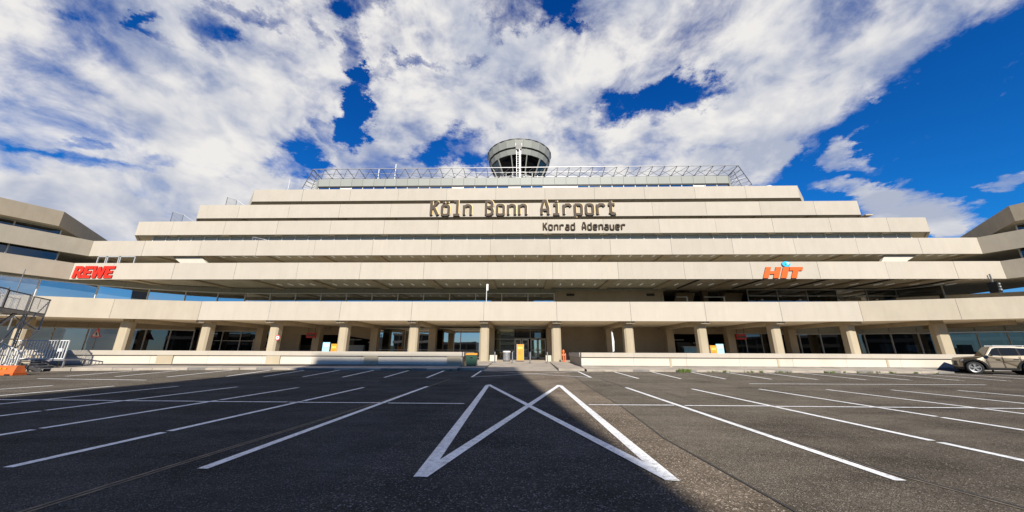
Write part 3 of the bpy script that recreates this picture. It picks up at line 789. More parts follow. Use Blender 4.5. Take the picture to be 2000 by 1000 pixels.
# ------------------------------------------------------------------ roof gantry
gan = thing('roof_gantry', 'pale steel lattice gantry running along the edge of the top roof', 'gantry')
def lat(A0, A1, B0, B1, n, z_out, z_in):
    """outer rail A0-A1, inner rail B0-B1"""
    A0, A1, B0, B1 = map(Vector, (A0, A1, B0, B1))
    O = lambda t: (*(A0.lerp(A1, t)), z_out); I = lambda t: (*(B0.lerp(B1, t)), z_in)
    Mid = lambda t: tuple((Vector(O(t)) + Vector(I(t))) / 2)
    for f, w_ in ((O, .09), (Mid, .06), (I, .08)): MB().bar(f(0), f(1), w_).build('rail', GALV, gan)
    for i in range(n + 1):
        t = i / n
        MB().bar(I(t), O(t), .065).build('strut', GALV, gan)
        if i < n:
            MB().bar(I(t), O(t + 1 / n), .045).build('brace', GALV, gan)
            MB().bar(Mid(t), I(t + 1 / n), .04).build('brace', GALV, gan)
lat((-33.0, 47.7), (33.4, 47.7), (-33.0, 50.1), (33.4, 50.1), 36, 29.1, 28.75)
lat((-38.7, 54.0), (-33.0, 47.7), (-36.2, 55.0), (-33.0, 50.1), 5, 29.1, 28.75)
lat((33.4, 47.7), (39.5, 54.0), (33.3, 50.1), (36.8, 55.0), 5, 29.1, 28.75)
for k in range(10): MB().bar((-31 + k * 6.9, 50.1, 27.2), (-31 + k * 6.9, 50.1, 28.75), .12).build('post', GALV, gan)

# ------------------------------------------------------------------ control tower
tow = thing('control_tower', 'round grey airport control tower cab flaring above the terminal roof', 'tower', (-.3, 58, 0))
N = 24
def ring(r0_, z0, r1_, z1, th, name, material, n=N, gap=.012):
    for i in range(n):
        a0 = 2 * pi * (i - .5) / n + gap / 6; a1 = 2 * pi * (i + .5) / n - gap / 6
        vs = []
        for r, z in ((r0_, z0), (r1_, z1)):
            for a in (a0, a1):
                for q in (r, r - th): vs.append((q * sin(a), -q * cos(a), z))
        MB().add(vs, [[0, 2, 6, 4], [1, 5, 7, 3], [0, 1, 3, 2], [4, 6, 7, 5], [0, 4, 5, 1], [2, 3, 7, 6]]).build(name, material, tow)
ring(5.78, 35.80, 6.05, 37.15, .2, 'fascia_panel', PANELG)
ring(5.35, 34.62, 5.62, 35.52, .2, 'lower_panel', PANELG)
MB().lathe([(5.5, 35.4), (5.5, 35.95)], 0, 0, N).build('shadow_band', DARKM, tow)
MB().lathe([(.01, 37.0), (5.9, 37.0)], 0, 0, N).build('roof_deck', GREYC, tow)
MB().lathe([(.01, 34.7), (5.2, 34.7)], 0, 0, N).build('ceiling', DARKM, tow)
MB().lathe([(6.02, 37.15), (6.12, 37.17), (6.12, 37.27), (6.0, 37.27)], 0, 0, N).build('roof_edge', DARKM, tow)
n2 = 12
for i in range(n2):
    a0 = 2 * pi * (i - .5) / n2; a1 = 2 * pi * (i + .5) / n2
    P_ = lambda r, a, z: (r * sin(a), -r * cos(a), z)
    MB().add([P_(3.75, a0, 31.4), P_(3.75, a1, 31.4), P_(5.22, a1, 34.64), P_(5.22, a0, 34.64)], [[0, 1, 2, 3]]).build('cab_window', GLASSD, tow)
    MB().bar(P_(3.82, a0, 31.35), P_(5.3, a0, 34.66), .17).build('cab_mullion', PANELG, tow)
MB().lathe([(3.0, 30.4), (3.95, 30.7), (3.95, 31.4), (3.7, 31.42)], 0, 0, N).build('base_ring', PANELG, tow)
MB().lathe([(.01, 31.45), (3.7, 31.45)], 0, 0, N).build('cab_floor', DARKM, tow)
MB().lathe([(2.4, 24), (2.4, 30.4), (3.0, 30.4)], 0, 0, N).build('shaft', GREYC, tow)
MB().box(-1.2, 1.2, -.5, 1.5, 31.45, 33.0).build('console', DARKIN, tow)
# walkway railing round the cab
for i in range(N):
    a0 = 2 * pi * i / N; a1 = 2 * pi * (i + 1) / N
    P_ = lambda r, a, z: (r * sin(a), -r * cos(a), z)
    m = MB(); m.bar(P_(4.6, a0, 30.5), P_(4.6, a0, 31.6), .07); m.bar(P_(4.6, a0, 31.6), P_(4.6, a1, 31.6), .06); m.bar(P_(4.6, a0, 31.05), P_(4.6, a1, 31.05), .05)
    m.build('railing', GALV, tow)
MB().lathe([(2.9, 30.4), (4.65, 30.4), (4.65, 30.52), (2.9, 30.52)], 0, 0, N).build('walkway', GREYC, tow)
# access ladder mast
mast = thing('ladder_mast', 'white caged ladder mast standing in front of the control tower', 'ladder', (-.36, 49.6, 27.25))
for x in (-.33, .33): MB().bar((x, 0, 0), (x, 0, 7.0), .075).build('stile', WHITEM, mast)
MB().bar((.12, -.25, -2.4), (.12, -.25, 6.2), .09).build('pole', WHITEM, mast)
MB().box(-.05, .45, -.5, -.1, -2.5, -.6).build('cabinet', WHITEM, mast)
for i in range(16): MB().bar((-.33, 0, .3 + i * .42), (.33, 0, .3 + i * .42), .045).build('rung', GALV, mast)
MB().box(-.48, .48, -.2, .5, 6.2, 7.1).build('head_box', DARKM, mast)
for s_ in (-1, 1):
    m = MB(); m.bar((s_ * .33, 0, 5.2), (s_ * .5, .1, 7.5), .09); m.bar((s_ * .33, 0, .2), (s_ * 1.3, .2, 1.6), .09); m.build('stay', GALV, mast)

# ------------------------------------------------------------------ lettering
def arc(cx, cy, rx, ry, a0, a1, n=5):
    return [(cx + rx * cos(radians(a0 + (a1 - a0) * i / n)), cy + ry * sin(radians(a0 + (a1 - a0) * i / n))) for i in range(n + 1)]
def rr(x0, y0, x1, y1, r):
    return arc(x1 - r, y1 - r, r, r, 0, 90, 3) + arc(x0 + r, y1 - r, r, r, 90, 180, 3) + arc(x0 + r, y0 + r, r, r, 180, 270, 3) + arc(x1 - r, y0 + r, r, r, 270, 360, 3)
W_, X_ = .385, .70     # glyph width and x-height in cap heights (stroke centre lines)
r_ = .13
O_ = (rr(0, 0, W_, X_, r_), True)
N_ = [([(0, 0), (0, X_)], False), ([(0, X_ - .16)] + arc(W_ - r_ - .03, X_ - r_, r_ + .03, r_, 120, 0, 5) + [(W_, 0)], False)]
GL = {
    'K': [([(0, 0), (0, 1)], False), ([(W_, 1), (.03, .44)], False), ([(.15, .58), (W_ + .01, 0)], False)],
    'o': [O_], 'ö': [O_, ([(.09, .97), (.09, .86)], False), ([(W_ - .09, .97), (W_ - .09, .86)], False)],
    'l': [([(.04, 1), (.24, 1), (.24, 0)], False), ([(.02, 0), (W_, 0)], False)],
    'n': N_,
    'B': [([(0, 0), (0, 1)], False), ([(0, 1)] + arc(W_ - .2, .77, .18, .23, 90, -90, 6) + [(0, .54)], False), ([(.1, .54)] + arc(W_ - .2, .27, .2, .27, 90, -90, 6) + [(0, 0)], False)],
    'A': [([(0, 0), (0, .45), (.13, 1), (W_ - .13, 1), (W_, .45), (W_, 0)], False), ([(0, .33), (W_, .33)], False)],
    'i': [([(.04, X_), (.24, X_), (.24, 0)], False), ([(.02, 0), (W_, 0)], False), ([(.22, 1.0), (.22, .88)], False)],
    'r': [([(0, 0), (0, X_)], False), ([(0, X_ - .2), (.14, X_), (W_ - .06, X_), (W_ + .02, X_ - .12)], False)],
    'p': [([(0, -.24), (0, X_)], False), ([(0, X_)] + arc(W_ - r_, X_ - r_, r_, r_, 90, 0, 3) + arc(W_ - r_, r_, r_, r_, 0, -90, 3) + [(0, 0)], False)],
    't': [([(.13, .96), (.13, .12)] + arc(.24, .12, .11, .12, 180, 285, 4) + [(W_, .05)], False), ([(-.02, X_), (W_ - .03, X_)], False)],
    'd': [([(W_, 0), (W_, 1)], False), ([(W_, X_)] + arc(r_, X_ - r_, r_, r_, 90, 180, 3) + arc(r_, r_, r_, r_, 180, 270, 3) + [(W_, 0)], False)],
    'a': [([(.05, X_)] + arc(W_ - r_, X_ - r_, r_, r_, 90, 0, 3) + [(W_, 0)], False), ([(W_, 0), (.13, 0), (0, .1), (0, .28), (.13, .40), (W_, .40)], False)],
    'e': [([(W_, .36), (0, .36)], False), ([(W_, .36), (W_, X_ - r_)] + arc(W_ - r_, X_ - r_, r_, r_, 0, 90, 3)[1:] + arc(r_, X_ - r_, r_, r_, 90, 180, 3) + arc(r_, r_, r_, r_, 180, 270, 3) + [(W_ - .02, 0)], False)],
    'u': [([(W_, X_), (W_, 0)], False), ([(0, X_)] + arc(r_, r_, r_, r_, 180, 270, 3) + [(W_, 0)], False)],
}
def stroke(mb, pts, closed, hw, y0, y1, mf, ms):
    n = len(pts); V = [Vector(p) for p in pts]; L, R = [], []
    for i in range(n):
        ds = []
        if closed or i: ds.append((V[i] - V[i - 1]).normalized())
        if closed or i < n - 1: ds.append((V[(i + 1) % n] - V[i]).normalized())
        nn = [Vector((-d.y, d.x)) for d in ds]; m = sum(nn, Vector((0, 0)))
        m = m.normalized() if m.length > 1e-4 else nn[0]
        k = hw / max(.5, m.dot(nn[0])); L.append(V[i] + m * k); R.append(V[i] - m * k)
    vs = []
    for i in range(n): vs += [(L[i].x, y0, L[i].y), (R[i].x, y0, R[i].y), (L[i].x, y1, L[i].y), (R[i].x, y1, R[i].y)]
    ff, sf = [], []
    for i in range(n if closed else n - 1):
        a, b = 4 * i, 4 * ((i + 1) % n)
        ff.append([a, a + 1, b + 1, b]); sf += [[a + 2, b + 2, b + 3, a + 3], [a, b, b + 2, a + 2], [a + 1, a + 3, b + 3, b + 1]]
    if not closed:
        e = 4 * (n - 1); sf += [[0, 2, 3, 1], [e, e + 1, e + 3, e + 2]]
    mb.add(vs, ff, mf); mb.add(vs, sf, ms)
def write(text, x0, z0, cap, pitch_, hw, y0, y1, mats, parent, back=0):
    for i, c in enumerate(text):
        if c == ' ': continue
        m = MB(); bk_ = MB()
        for j, (pts, cl) in enumerate(GL[c]):
            q = [(x0 + i * pitch_ + p[0] * cap, z0 + hw + p[1] * (cap - 2 * hw)) for p in pts]
            e = .004 * j
            stroke(m, q, cl, hw, y0 - e, y1, 0, 1)
            if back: stroke(bk_, [(p[0] + .075, p[1] + .06) for p in q], cl, hw + back, y1 + .03 - e, y1 + .09, 0, 0)
        lo_ = m.build('letter', mats, parent)
        if back: bk_.build('yellow_backing', LETTERY, lo_)
sg1 = thing('airport_sign', 'huge grey-brown Köln Bonn Airport letters with yellow edges on the upper parapets', 'sign', (0, 0, 0))
write('Köln Bonn Airport', -12.12, 18.80, 2.32, 1.487, .168, 42.34, 42.46, [LETTER, LETTER], sg1, .02)
sg2 = thing('name_sign', 'small dark brown Konrad Adenauer lettering under the big airport letters', 'sign')
write('Konrad Adenauer', 2.85, 16.2, 1.10, .706, .082, 40.93, 41.06, [LETTERD, LETTERD], sg2)
sg3 = thing('shop_sign', 'red REWE letters on the parapet at the far left', 'sign')
def block(name, polys, y0, y1, mats, parent):
    m = MB()
    for p in polys: m.xz(p, y0, y1, 0, 1)
    return m.build(name, mats, parent)
def red(x, polys, sc=1.38, z=9.02, sx=1.0, sh=.06):
    return [[(x + (p[0] * sx + sh * p[1]) * sc, z + p[1] * sc) for p in q] for q in polys]
Ep = [[(0, 0), (.68, 0), (.70, .24), (.28, .24), (.28, .385), (.62, .385), (.62, .60), (.28, .60), (.28, .76), (.70, .76), (.70, 1), (0, 1)]]
Rp = [[(0, 0), (.27, 0), (.27, .34), (.34, .34), (.50, 0), (.82, 0), (.60, .40), (.72, .52), (.76, .70), (.70, .90), (.54, 1), (0, 1), (0, .55), (.27, .55), (.27, .79), (.46, .79), (.51, .70), (.46, .56), (.27, .548), (0, .548)]]
Wp = [[(.14, 0), (.42, 0), (.52, .50), (.64, 0), (.92, 0), (1.10, 1), (.84, 1), (.76, .42), (.64, .95), (.44, .95), (.31, .42), (.25, 1), (0, 1)]]
for pl, x in ((Rp, -50.25), (Ep, -49.12), (Wp, -48.14), (Ep, -46.62)): block('letter', red(x, pl), 36.07, 36.17, [RED, REDD], sg3)
sg4 = thing('store_sign', 'orange slanted HIT letters with a blue disc over the I on the right parapet', 'sign')
def sl2(x, polys, h=1.20, z=8.95, sh=.42): return [[(x + p[0] + sh * p[1] * h, z + p[1] * h) for p in q] for q in polys]
block('letter', sl2(25.6, [[(0, 0), (.55, 0), (.55, .36), (1.05, .36), (1.05, 0), (1.62, 0), (1.62, 1), (1.05, 1), (1.05, .63), (.55, .63), (.55, 1), (0, 1)]]), 36.07, 36.17, [ORANGE, ORANGED], sg4)
block('letter', sl2(27.42, [[(0, 0), (.62, 0), (.62, 1), (0, 1)]]), 36.07, 36.17, [ORANGE, ORANGED], sg4)
block('letter', sl2(28.52, [[(0, 0), (.56, 0), (.56, .68), (.96, .68), (.96, 1), (-.40, 1), (-.40, .68), (0, .68)]]), 36.07, 36.17, [ORANGE, ORANGED], sg4)
def ell(cx, cz, a, b, n=20, rot=0):
    return [(cx + a * cos(t) * cos(rot) - b * sin(t) * sin(rot), cz + a * cos(t) * sin(rot) + b * sin(t) * cos(rot)) for t in (2 * pi * i / n for i in range(n))]
block('emblem_disc', [ell(28.28, 10.47, .44, .30)], 36.05, 36.17, [BLUE, REDD], sg4)
block('emblem_arc', [ell(28.38, 10.53, .2, .13, 16, .3)], 36.02, 36.048, [SIGNW, SIGNW], sg4)
block('emblem_dot', [ell(28.25, 10.50, .12, .08, 12)], 35.99, 36.018, [BLUE, BLUE], sg4)

# ------------------------------------------------------------------ entrance furniture
b0 = thing('bollard', 'grey steel bollard, leftmost of the four across the ramp', 'bollard', (-2.25, 30.2, .40), 0, 'bollards across the entrance ramp')
MB().tube((0, 0, 0), (0, 0, .86), .055, 12).build('post', GALV, b0); MB().lathe([(.055, .86), (.05, .9), (.001, .92)], 0, 0, 12).build('cap', GALV, b0)
MB().lathe([(.001, .02), (.1, .02), (.1, 0)], 0, 0, 12).build('base_plate', DARKM, b0)
for x, lb in ((-.75, 'grey steel bollard in front of the silver waste bin'), (.75, 'grey steel bollard just right of the orange poster stand'), (2.2, 'grey steel bollard, rightmost of the four across the ramp')):
    copy_thing(b0, (x, 30.2, .40), 0, lb)
wb = thing('waste_bin', 'round silver metal waste bin left of the entrance doors', 'bin', (-1.38, 33.6, .45))
MB().lathe([(.001, .05), (.32, .05), (.34, .1), (.34, .8), (.001, .8)], 0, 0, 24).build('drum', GALV, wb, smooth=False)
MB().lathe([(.36, .8), (.38, .82), (.38, .9), (.3, .95), (.2, .95), (.2, .9), (.001, .88)], 0, 0, 24).build('rim', WHITEM, wb)
MB().lathe([(.34, .0), (.34, .06), (.001, .06)], 0, 0, 24).build('foot', DARKM, wb)
def poster(loc, label, h=1.55, w=.62):
    t = thing('poster_stand', label, 'poster stand', loc, radians(random.uniform(-8, 8)), 'orange poster stands on the terrace')
    m = MB().box(-w / 2, w / 2, -.05, .05, .12, h); m.build('panel', POSTER, t)
    MB().box(-w / 2 - .04, w / 2 + .04, -.22, .22, 0, .07).build('foot', DARKM, t)
    for s_ in (-1, 1): MB().bar((s_ * (w / 2 + .02), 0, .05), (s_ * (w / 2 + .02), 0, h + .03), .045).build('frame_post', GALV, t)
    MB().box(-w / 2 + .08, w / 2 - .08, -.056, -.052, h * .72, h * .86).build('print_block', plain('poster_print', (.75, .42, .08), .5), t)
    MB().box(-w / 2 + .1, w / 2 - .25, -.056, -.052, h * .42, h * .62).build('print_block', plain('poster_print', (.62, .2, .02), .5), t)
    return t
poster((-.1, 33.2, .45), 'orange poster stand right in front of the entrance doors')
poster((-18.55, 34.6, .45), 'orange poster stand behind the left low wall')
poster((18.5, 34.6, .45), 'orange poster stand behind the right low wall')
def aboard(loc, label):
    t = thing('display_board', label, 'board', loc, 0, 'pale blue display boards on the terrace')
    MB().xz([(-.36, .75), (.36, .75), (.36, 1.7), (-.36, 1.7)], -.03, .03).build('board', LBLUE, t)
    for s_ in (-1, 1): MB().bar((s_ * .3, .1, 0), (s_ * .3, .03, 1.7), .045).build('leg', GALV, t)
    MB().bar((-.3, .08, .35), (.3, .08, .35), .04).build('crossbar', GALV, t)
    MB().box(-.25, .25, -.036, -.032, 1.3, 1.55).build('print_block', SIGNW, t)
aboard((-19.6, 35.0, .45), 'pale blue display board left of an orange poster stand, behind the left wall')
aboard((19.35, 35.0, .45), 'pale blue display board right of an orange poster stand, behind the right wall')
gb = thing('grit_box', 'dark green grit box with orange lid at the end of the left low wall', 'box', (-3.6, 25.9, .33))
gb.scale = (.85, .85, .92)
MB().hexa([(-.42, -.35), (.42, -.35), (.42, .35), (-.42, .35)], .04, .82, 0, [(-.45, -.38), (.45, -.38), (.45, .38), (-.45, .38)]).build('body', GREEN, gb)
MB().hexa([(-.48, -.41), (.48, -.41), (.48, .41), (-.48, .41)], .82, .88, 0).hexa([(-.48, -.41), (.48, -.41), (.48, .41), (-.48, .41)], .88, .96, 0, [(-.4, -.2), (.4, -.2), (.4, .38), (-.4, .38)]).build('lid', POSTER, gb)
MB().box(-.1, .1, -.44, -.40, .6, .66).build('handle', BLACKP, gb)
for x in (-.32, .32): MB().box(x - .06, x + .06, -.3, .3, 0, .04).build('foot', BLACKP, gb)
hy = thing('hydrant', 'orange-red upright hydrant post at the foot of the right entrance column', 'hydrant', (3.85, 32.6, .45))
hy.scale = (.75, .75, .98)
MB().lathe([(.2, 0), (.2, .05), (.12, .08), (.12, .85), (.15, .88), (.15, .95), (.1, 1.08), (.001, 1.13)], 0, 0, 16).build('barrel', PLASTIC, hy)
MB().tube((-.2, -.05, .62), (.2, -.05, .62), .07, 10).build('outlet', PLASTIC, hy)
MB().tube((.24, 0, .0), (.24, 0, .8), .06, 10).build('side_pipe', plain('faded_red', (.55, .16, .1), .6), hy)
fl = thing('banner_flag', 'narrow white banner flag on a pole behind the right low wall', 'flag', (8.75, 34.2, .44))
MB().tube((0, 0, 0), (0, 0, 2.85), .025, 8).build('pole', GALV, fl)
MB().xz([(.0, .9), (.16, 1.0), (.22, 1.9), (.12, 2.7), (0, 2.85)], -.008, .008).build('banner', SIGNW, fl)
MB().box(-.25, .25, -.25, .25, 0, .05).build('foot', DARKM, fl)
pf = thing('parapet_sign', 'thin white post with a small plate on the first-floor parapet above the entrance', 'sign', (-3.45, 33.7, 5.0))
MB().tube((0, 0, 0), (0, 0, 2.5), .035, 8).build('post', WHITEM, pf); MB().box(-.02, .17, -.06, -.03, 2.2, 2.85).build('plate', SIGNW, pf); MB().bar((0, -.03, 2.4), (0, -.03, 2.85), .05).build('bracket', WHITEM, pf)
ws = thing('warning_sign', 'red bordered triangular warning sign on a post behind the left low wall', 'road sign', (-45.1, 36.0, .42))
ws.scale = (1.12, 1.12, 1.12)
MB().tube((0, .05, 0), (0, .05, 2.7), .04, 8).build('post', GALV, ws)
MB().xz([(-.5, 1.95), (.5, 1.95), (0, 2.82)], -.02, .01).build('plate', SIGNR, ws); MB().xz([(-.35, 2.03), (.35, 2.03), (0, 2.64)], -.028, -.022).build('face', SIGNW, ws)
m = MB(); m.xz(ell(.02, 2.42, .05, .05, 10), -.036, -.03); m.xz([(-.12, 2.08), (-.05, 2.08), (.02, 2.22), (.1, 2.08), (.16, 2.08), (.07, 2.3), (.05, 2.38), (-.04, 2.38), (-.12, 2.27), (-.08, 2.25), (-.03, 2.3), (-.04, 2.22)], -.036, -.03); m.build('walker_symbol', BLACKP, ws)
rs = thing('round_sign', 'round red ringed traffic sign on the column left of the open hall', 'road sign', (-24.1, 34.1, 2.55))
MB().xz(ell(0, 0, .25, .25, 24), -.02, .0).build('plate', SIGNR, rs); MB().xz(ell(0, 0, .18, .18, 24), -.03, -.022).build('face', SIGNW, rs)
MB().box(-.09, .09, -.036, -.031, -.03, .03).build('mark', BLACKP, rs); MB().bar((0, .04, -.3), (0, .04, .3), .06).build('bracket', GALV, rs)
for x, lb in ((-24.9, 'dark red sign box hanging beside the column of the left open hall'), (25.2, 'dark red sign box hanging under the soffit right of the dark opening')):
    hs = thing('hanging_sign', lb, 'sign', (x, 40.9, 3.1), 0, 'dark red hanging sign boxes')
    MB().box(-.55, .55, -.1, .1, -.3, .3).build('box', REDD, hs); MB().box(-.45, .45, -.112, -.102, -.12, .1).build('face', DARKM, hs)
    for s_ in (-.4, .4): MB().bar((s_, 0, .3), (s_, 0, 1.25), .04).build('hanger', DARKM, hs)
lsp = thing('floodlight', 'black box floodlight hanging under the overhang at the far right', 'floodlight', (48.7, 36.0, 8.0), radians(15))
MB().hexa([(-.33, -.3), (.33, -.3), (.33, .3), (-.33, .3)], -.6, .45, 0, [(-.33, -.4), (.33, -.4), (.33, .25), (-.33, .25)]).build('housing', BLACKP, lsp)
for z in (-.35, -.05, .25): MB().xz(ell(-.05, z, .12, .09, 12), -.43, -.3).build('lens', ALU, lsp)
MB().bar((0, 0, .45), (0, 0, 1.35), .1).build('bracket', GALV, lsp)
cam2 = thing('floodlight', 'small grey floodlight cut by the right picture edge under the wing overhang', 'floodlight', (50.6, 33.5, 8.0), radians(30))
MB().lathe([(.001, -.45), (.3, -.4), (.34, .0), (.2, .3), (.001, .35)], 0, 0, 14).build('housing', DARKM, cam2); MB().bar((0, 0, .3), (0, 0, 1.3), .08).build('bracket', GALV, cam2)

# roof bits
for (x, y, z, sgn, lb) in ((-46.0, 41.5, 17.6, 1, 'wire terrace screen at the left end of the second highest step'), (-40.6, 43.2, 20.5, 1, 'wire terrace screen at the left end of the top step'), (-32.6, 39.6, 14.0, 1, 'low wire screen on the long terrace above the fourth band')):
    t = thing('terrace_screen', lb, 'screen', (x, y, z), 0, 'wire screens on the terraces')
    h_ = 1.7 if z > 15 else 1.0
    MB().bar((-.9, 0, 0), (-.9, 0, h_), .06).build('post', GALV, t); MB().bar((0, .6, 0), (0, .6, h_ * .9), .06).build('post', GALV, t)
    MB().bar((-.9, 0, h_), (0, .6, h_ * .9), .05).build('rail', GALV, t); MB().bar((0, .6, h_ * .9), (1.5, 1.2, .5), .05).build('rail', GALV, t)
    for q in range(9):
        a = Vector((-.9, 0, h_)).lerp(Vector((0, .6, h_ * .9)), q / 9); MB().bar((a.x, a.y, 0), tuple(a), .018).build('wire', GALV, t)
an = thing('antenna', 'thin white antenna rod on the roof left of the top storey', 'antenna', (-36.3, 47.5, 23.0))
MB().tube((0, 0, 0), (0, 0, 4.2), .05, 8, .02).build('rod', WHITEM, an); MB().box(-.2, .9, .2, .9, 0, 1.5).build('equipment_box', GALV, an)
for x, h_, lb in ((-23.0, 2.6, 'short white antenna rod on the gantry near its left end'), (-20.3, 3.4, 'white whip antenna above the left half of the gantry')):
    an = thing('antenna', lb, 'antenna', (x, 49, 27.25)); MB().tube((0, 0, 0), (0, 0, h_), .07, 8).build('rod', WHITEM, an); MB().box(-.2, .2, -.2, .2, 0, .2).build('foot', GALV, an)
dm = thing('roof_dome', 'small white dome on the roof right of the gantry end', 'dome', (36.6, 47, 23.0))
MB().lathe([(.9, 0), (.9, 1.4), (.8, 1.8), (.5, 2.1), (.001, 2.25)], 0, 0, 16).build('shell', WHITEM, dm, smooth=True); MB().lathe([(1., 0), (1., .2), (.001, .2)], 0, 0, 16).build('foot', GREYC, dm)

# ------------------------------------------------------------------ temporary stair and scaffold on the left
sc = thing('scaffold_stair', 'galvanised scaffold walkway tower with caged platform at the far left', 'scaffold', (-32.0, 22.3, 0), radians(-55.6))
W1 = -1.25     # local x runs towards the viewer, the walkway is 1.25 m wide
for x in (2.05, 4.4, 6.8):
    for y in (0, W1): MB().tube((x, y, .1), (x, y, 4.75), .05, 8).build('standard', GALV, sc)
for y in (0, W1): MB().tube((0, y, 2.5), (0, y, 4.6), .045, 8).build('standard', GALV, sc)
for dx in (-.17, .17): MB().tube((2.05 + dx, .03, .1), (2.05 + dx, .03, 3.5), .032, 6).build('lattice_post', GALV, sc)
for q in range(15):
    z = .15 + q * .225; f_ = 1 if q % 2 else -1
    MB().bar((2.05 - .17 * f_, .03, z), (2.05 + .17 * f_, .03, z + .21), .03).build('lattice_bar', GALV, sc)
MB().box(0, 7, W1, 0, 3.46, 3.54).build('deck', DARKM, sc); MB().box(0, 7, .0, .04, 3.4, 3.62).build('toe_board', GALV, sc)
for a, b in (((2.0, .05, 2.55), (0, .05, 4.55)), ((2.05, .05, 2.6), (0, .05, 2.5)), ((2.3, .05, 1.1), (0, .05, 2.5)), ((0, 0, 2.5), (0, W1, 3.4)), ((4.4, .05, .3), (2.05, .05, 3.3)), ((2.05, W1, .3), (4.4, W1, 3.3)), ((4.4, .05, 2.6), (6.8, .05, 2.5)), ((6.8, .05, 1.0), (4.4, .05, 3.4)), ((2.05, .05, 1.9), (4.4, .05, 1.9))):
    MB().tube(a, b, .038, 6).build('brace', GALV, sc)
def cage(x0, x1, y, z0, z1, nb, par, material=GALV, w_=.05, name='guard'):
    m = MB()
    for a, b in (((x0, y, z0), (x1, y, z0)), ((x0, y, z1), (x1, y, z1)), ((x0, y, z0), (x0, y, z1)), ((x1, y, z0), (x1, y, z1))): m.bar(a, b, w_)
    m.build(name + '_frame', DARKM if material is GALV else material, par)
    for i in range(1, nb):
        x = x0 + (x1 - x0) * i / nb; MB().bar((x, y, z0), (x, y, z1), .022 if material is GALV else .035).build(name + '_bar', material, par)
cage(.03, 1.85, .03, 3.6, 4.55, 14, sc); cage(2.25, 4.3, .03, 3.6, 4.6, 18, sc); cage(4.4, 6.8, .03, 3.6, 4.65, 20, sc)
cage(.03, 1.85, W1, 3.6, 4.5, 12, sc); cage(2.25, 6.8, W1, 3.6, 4.55, 30, sc)
for i in range(10):      # flight down inside the walkway, towards the viewer
    MB().box(2.7 + i * .36, 2.9 + i * .36, W1 + .15, -.2, 3.3 - i * .29, 3.35 - i * .29).build('tread', GALV, sc)
MB().bar((2.5, -.15, 3.5), (6.3, -.15, .5), .06, .2).build('stringer', GALV, sc)
MB().tube((2.2, -.6, 4.6), (2.2, -.6, 6.2), .025, 8).build('standard', GALV, sc)
ld = thing('stair_landing', 'grey temporary landing with steps bridging the low wall under the white railing', 'steps')
MB().box(-31.5, -27.8, 21.0, 22.2, .66, .74).build('deck', GALV, ld)
for x in (-31.4, -29.6, -27.9):
    for y in (21.1, 22.1): MB().bar((x, y, .08), (x, y, .66), .07).build('leg', GALV, ld)
for i in range(4):
    x = -29.5 + i * .45; z = .60 - i * .13
    MB().box(x, x + .36, 20.0, 20.95, z, z + .05).build('tread', GALV, ld)
MB().bar((-29.6, 19.98, .66), (-27.6, 19.98, .1), .05, .16).build('stringer', DARKM, ld); MB().bar((-29.6, 20.97, .66), (-27.6, 20.97, .1), .05, .16).build('stringer', DARKM, ld)
fe = thing('barrier_fence', 'white barred barrier fence on the temporary landing', 'fence')
cage(-31.45, -27.9, 21.02, .78, 1.85, 19, fe, WHITEM, .05, 'fence'); MB().box(-28.4, -28.12, 20.97, 21.0, 1.2, 1.38).build('notice_plate', SIGNW, fe)
fe2 = thing('stair_railing', 'white barred railing sloping down beside the steps at the left edge', 'railing')
m = MB(); A, B = Vector((-29.75, 19.5, 1.62)), Vector((-28.55, 19.5, 1.18)); A2, B2 = Vector((-29.75, 19.5, .55)), Vector((-28.55, 19.5, .34))
for a, b in ((A, B), (A2, B2), (A, A2), (B, B2)): m.bar(tuple(a), tuple(b), .05)
m.build('frame', WHITEM, fe2)
for i in range(1, 8): MB().bar(tuple(A.lerp(B, i / 8)), tuple(A2.lerp(B2, i / 8)), .035).build('bar', WHITEM, fe2)
pb = thing('plastic_barrier', 'orange plastic barrier base lying at the left edge of the lot', 'barrier', (-26.4, 17.7, .05), radians(-3))
MB().hexa([(-.95, -.25), (.95, -.25), (.95, .25), (-.95, .25)], .0, .12).hexa([(-.9, -.22), (.9, -.22), (.9, .22), (-.9, .22)], .12, .46, 0, [(-.84, -.13), (.84, -.13), (.84, .13), (-.84, .13)]).build('body', PLASTIC, pb)
for x in (-.3, 0, .3): MB().box(x - .09, x + .09, -.205, -.175, .28, .36).build('slot', POSTER, pb)
for x in (-.8, .5): MB().box(x, x + .3, -.27, -.25, 0, .06).build('fork_slot', BLACKP, pb)

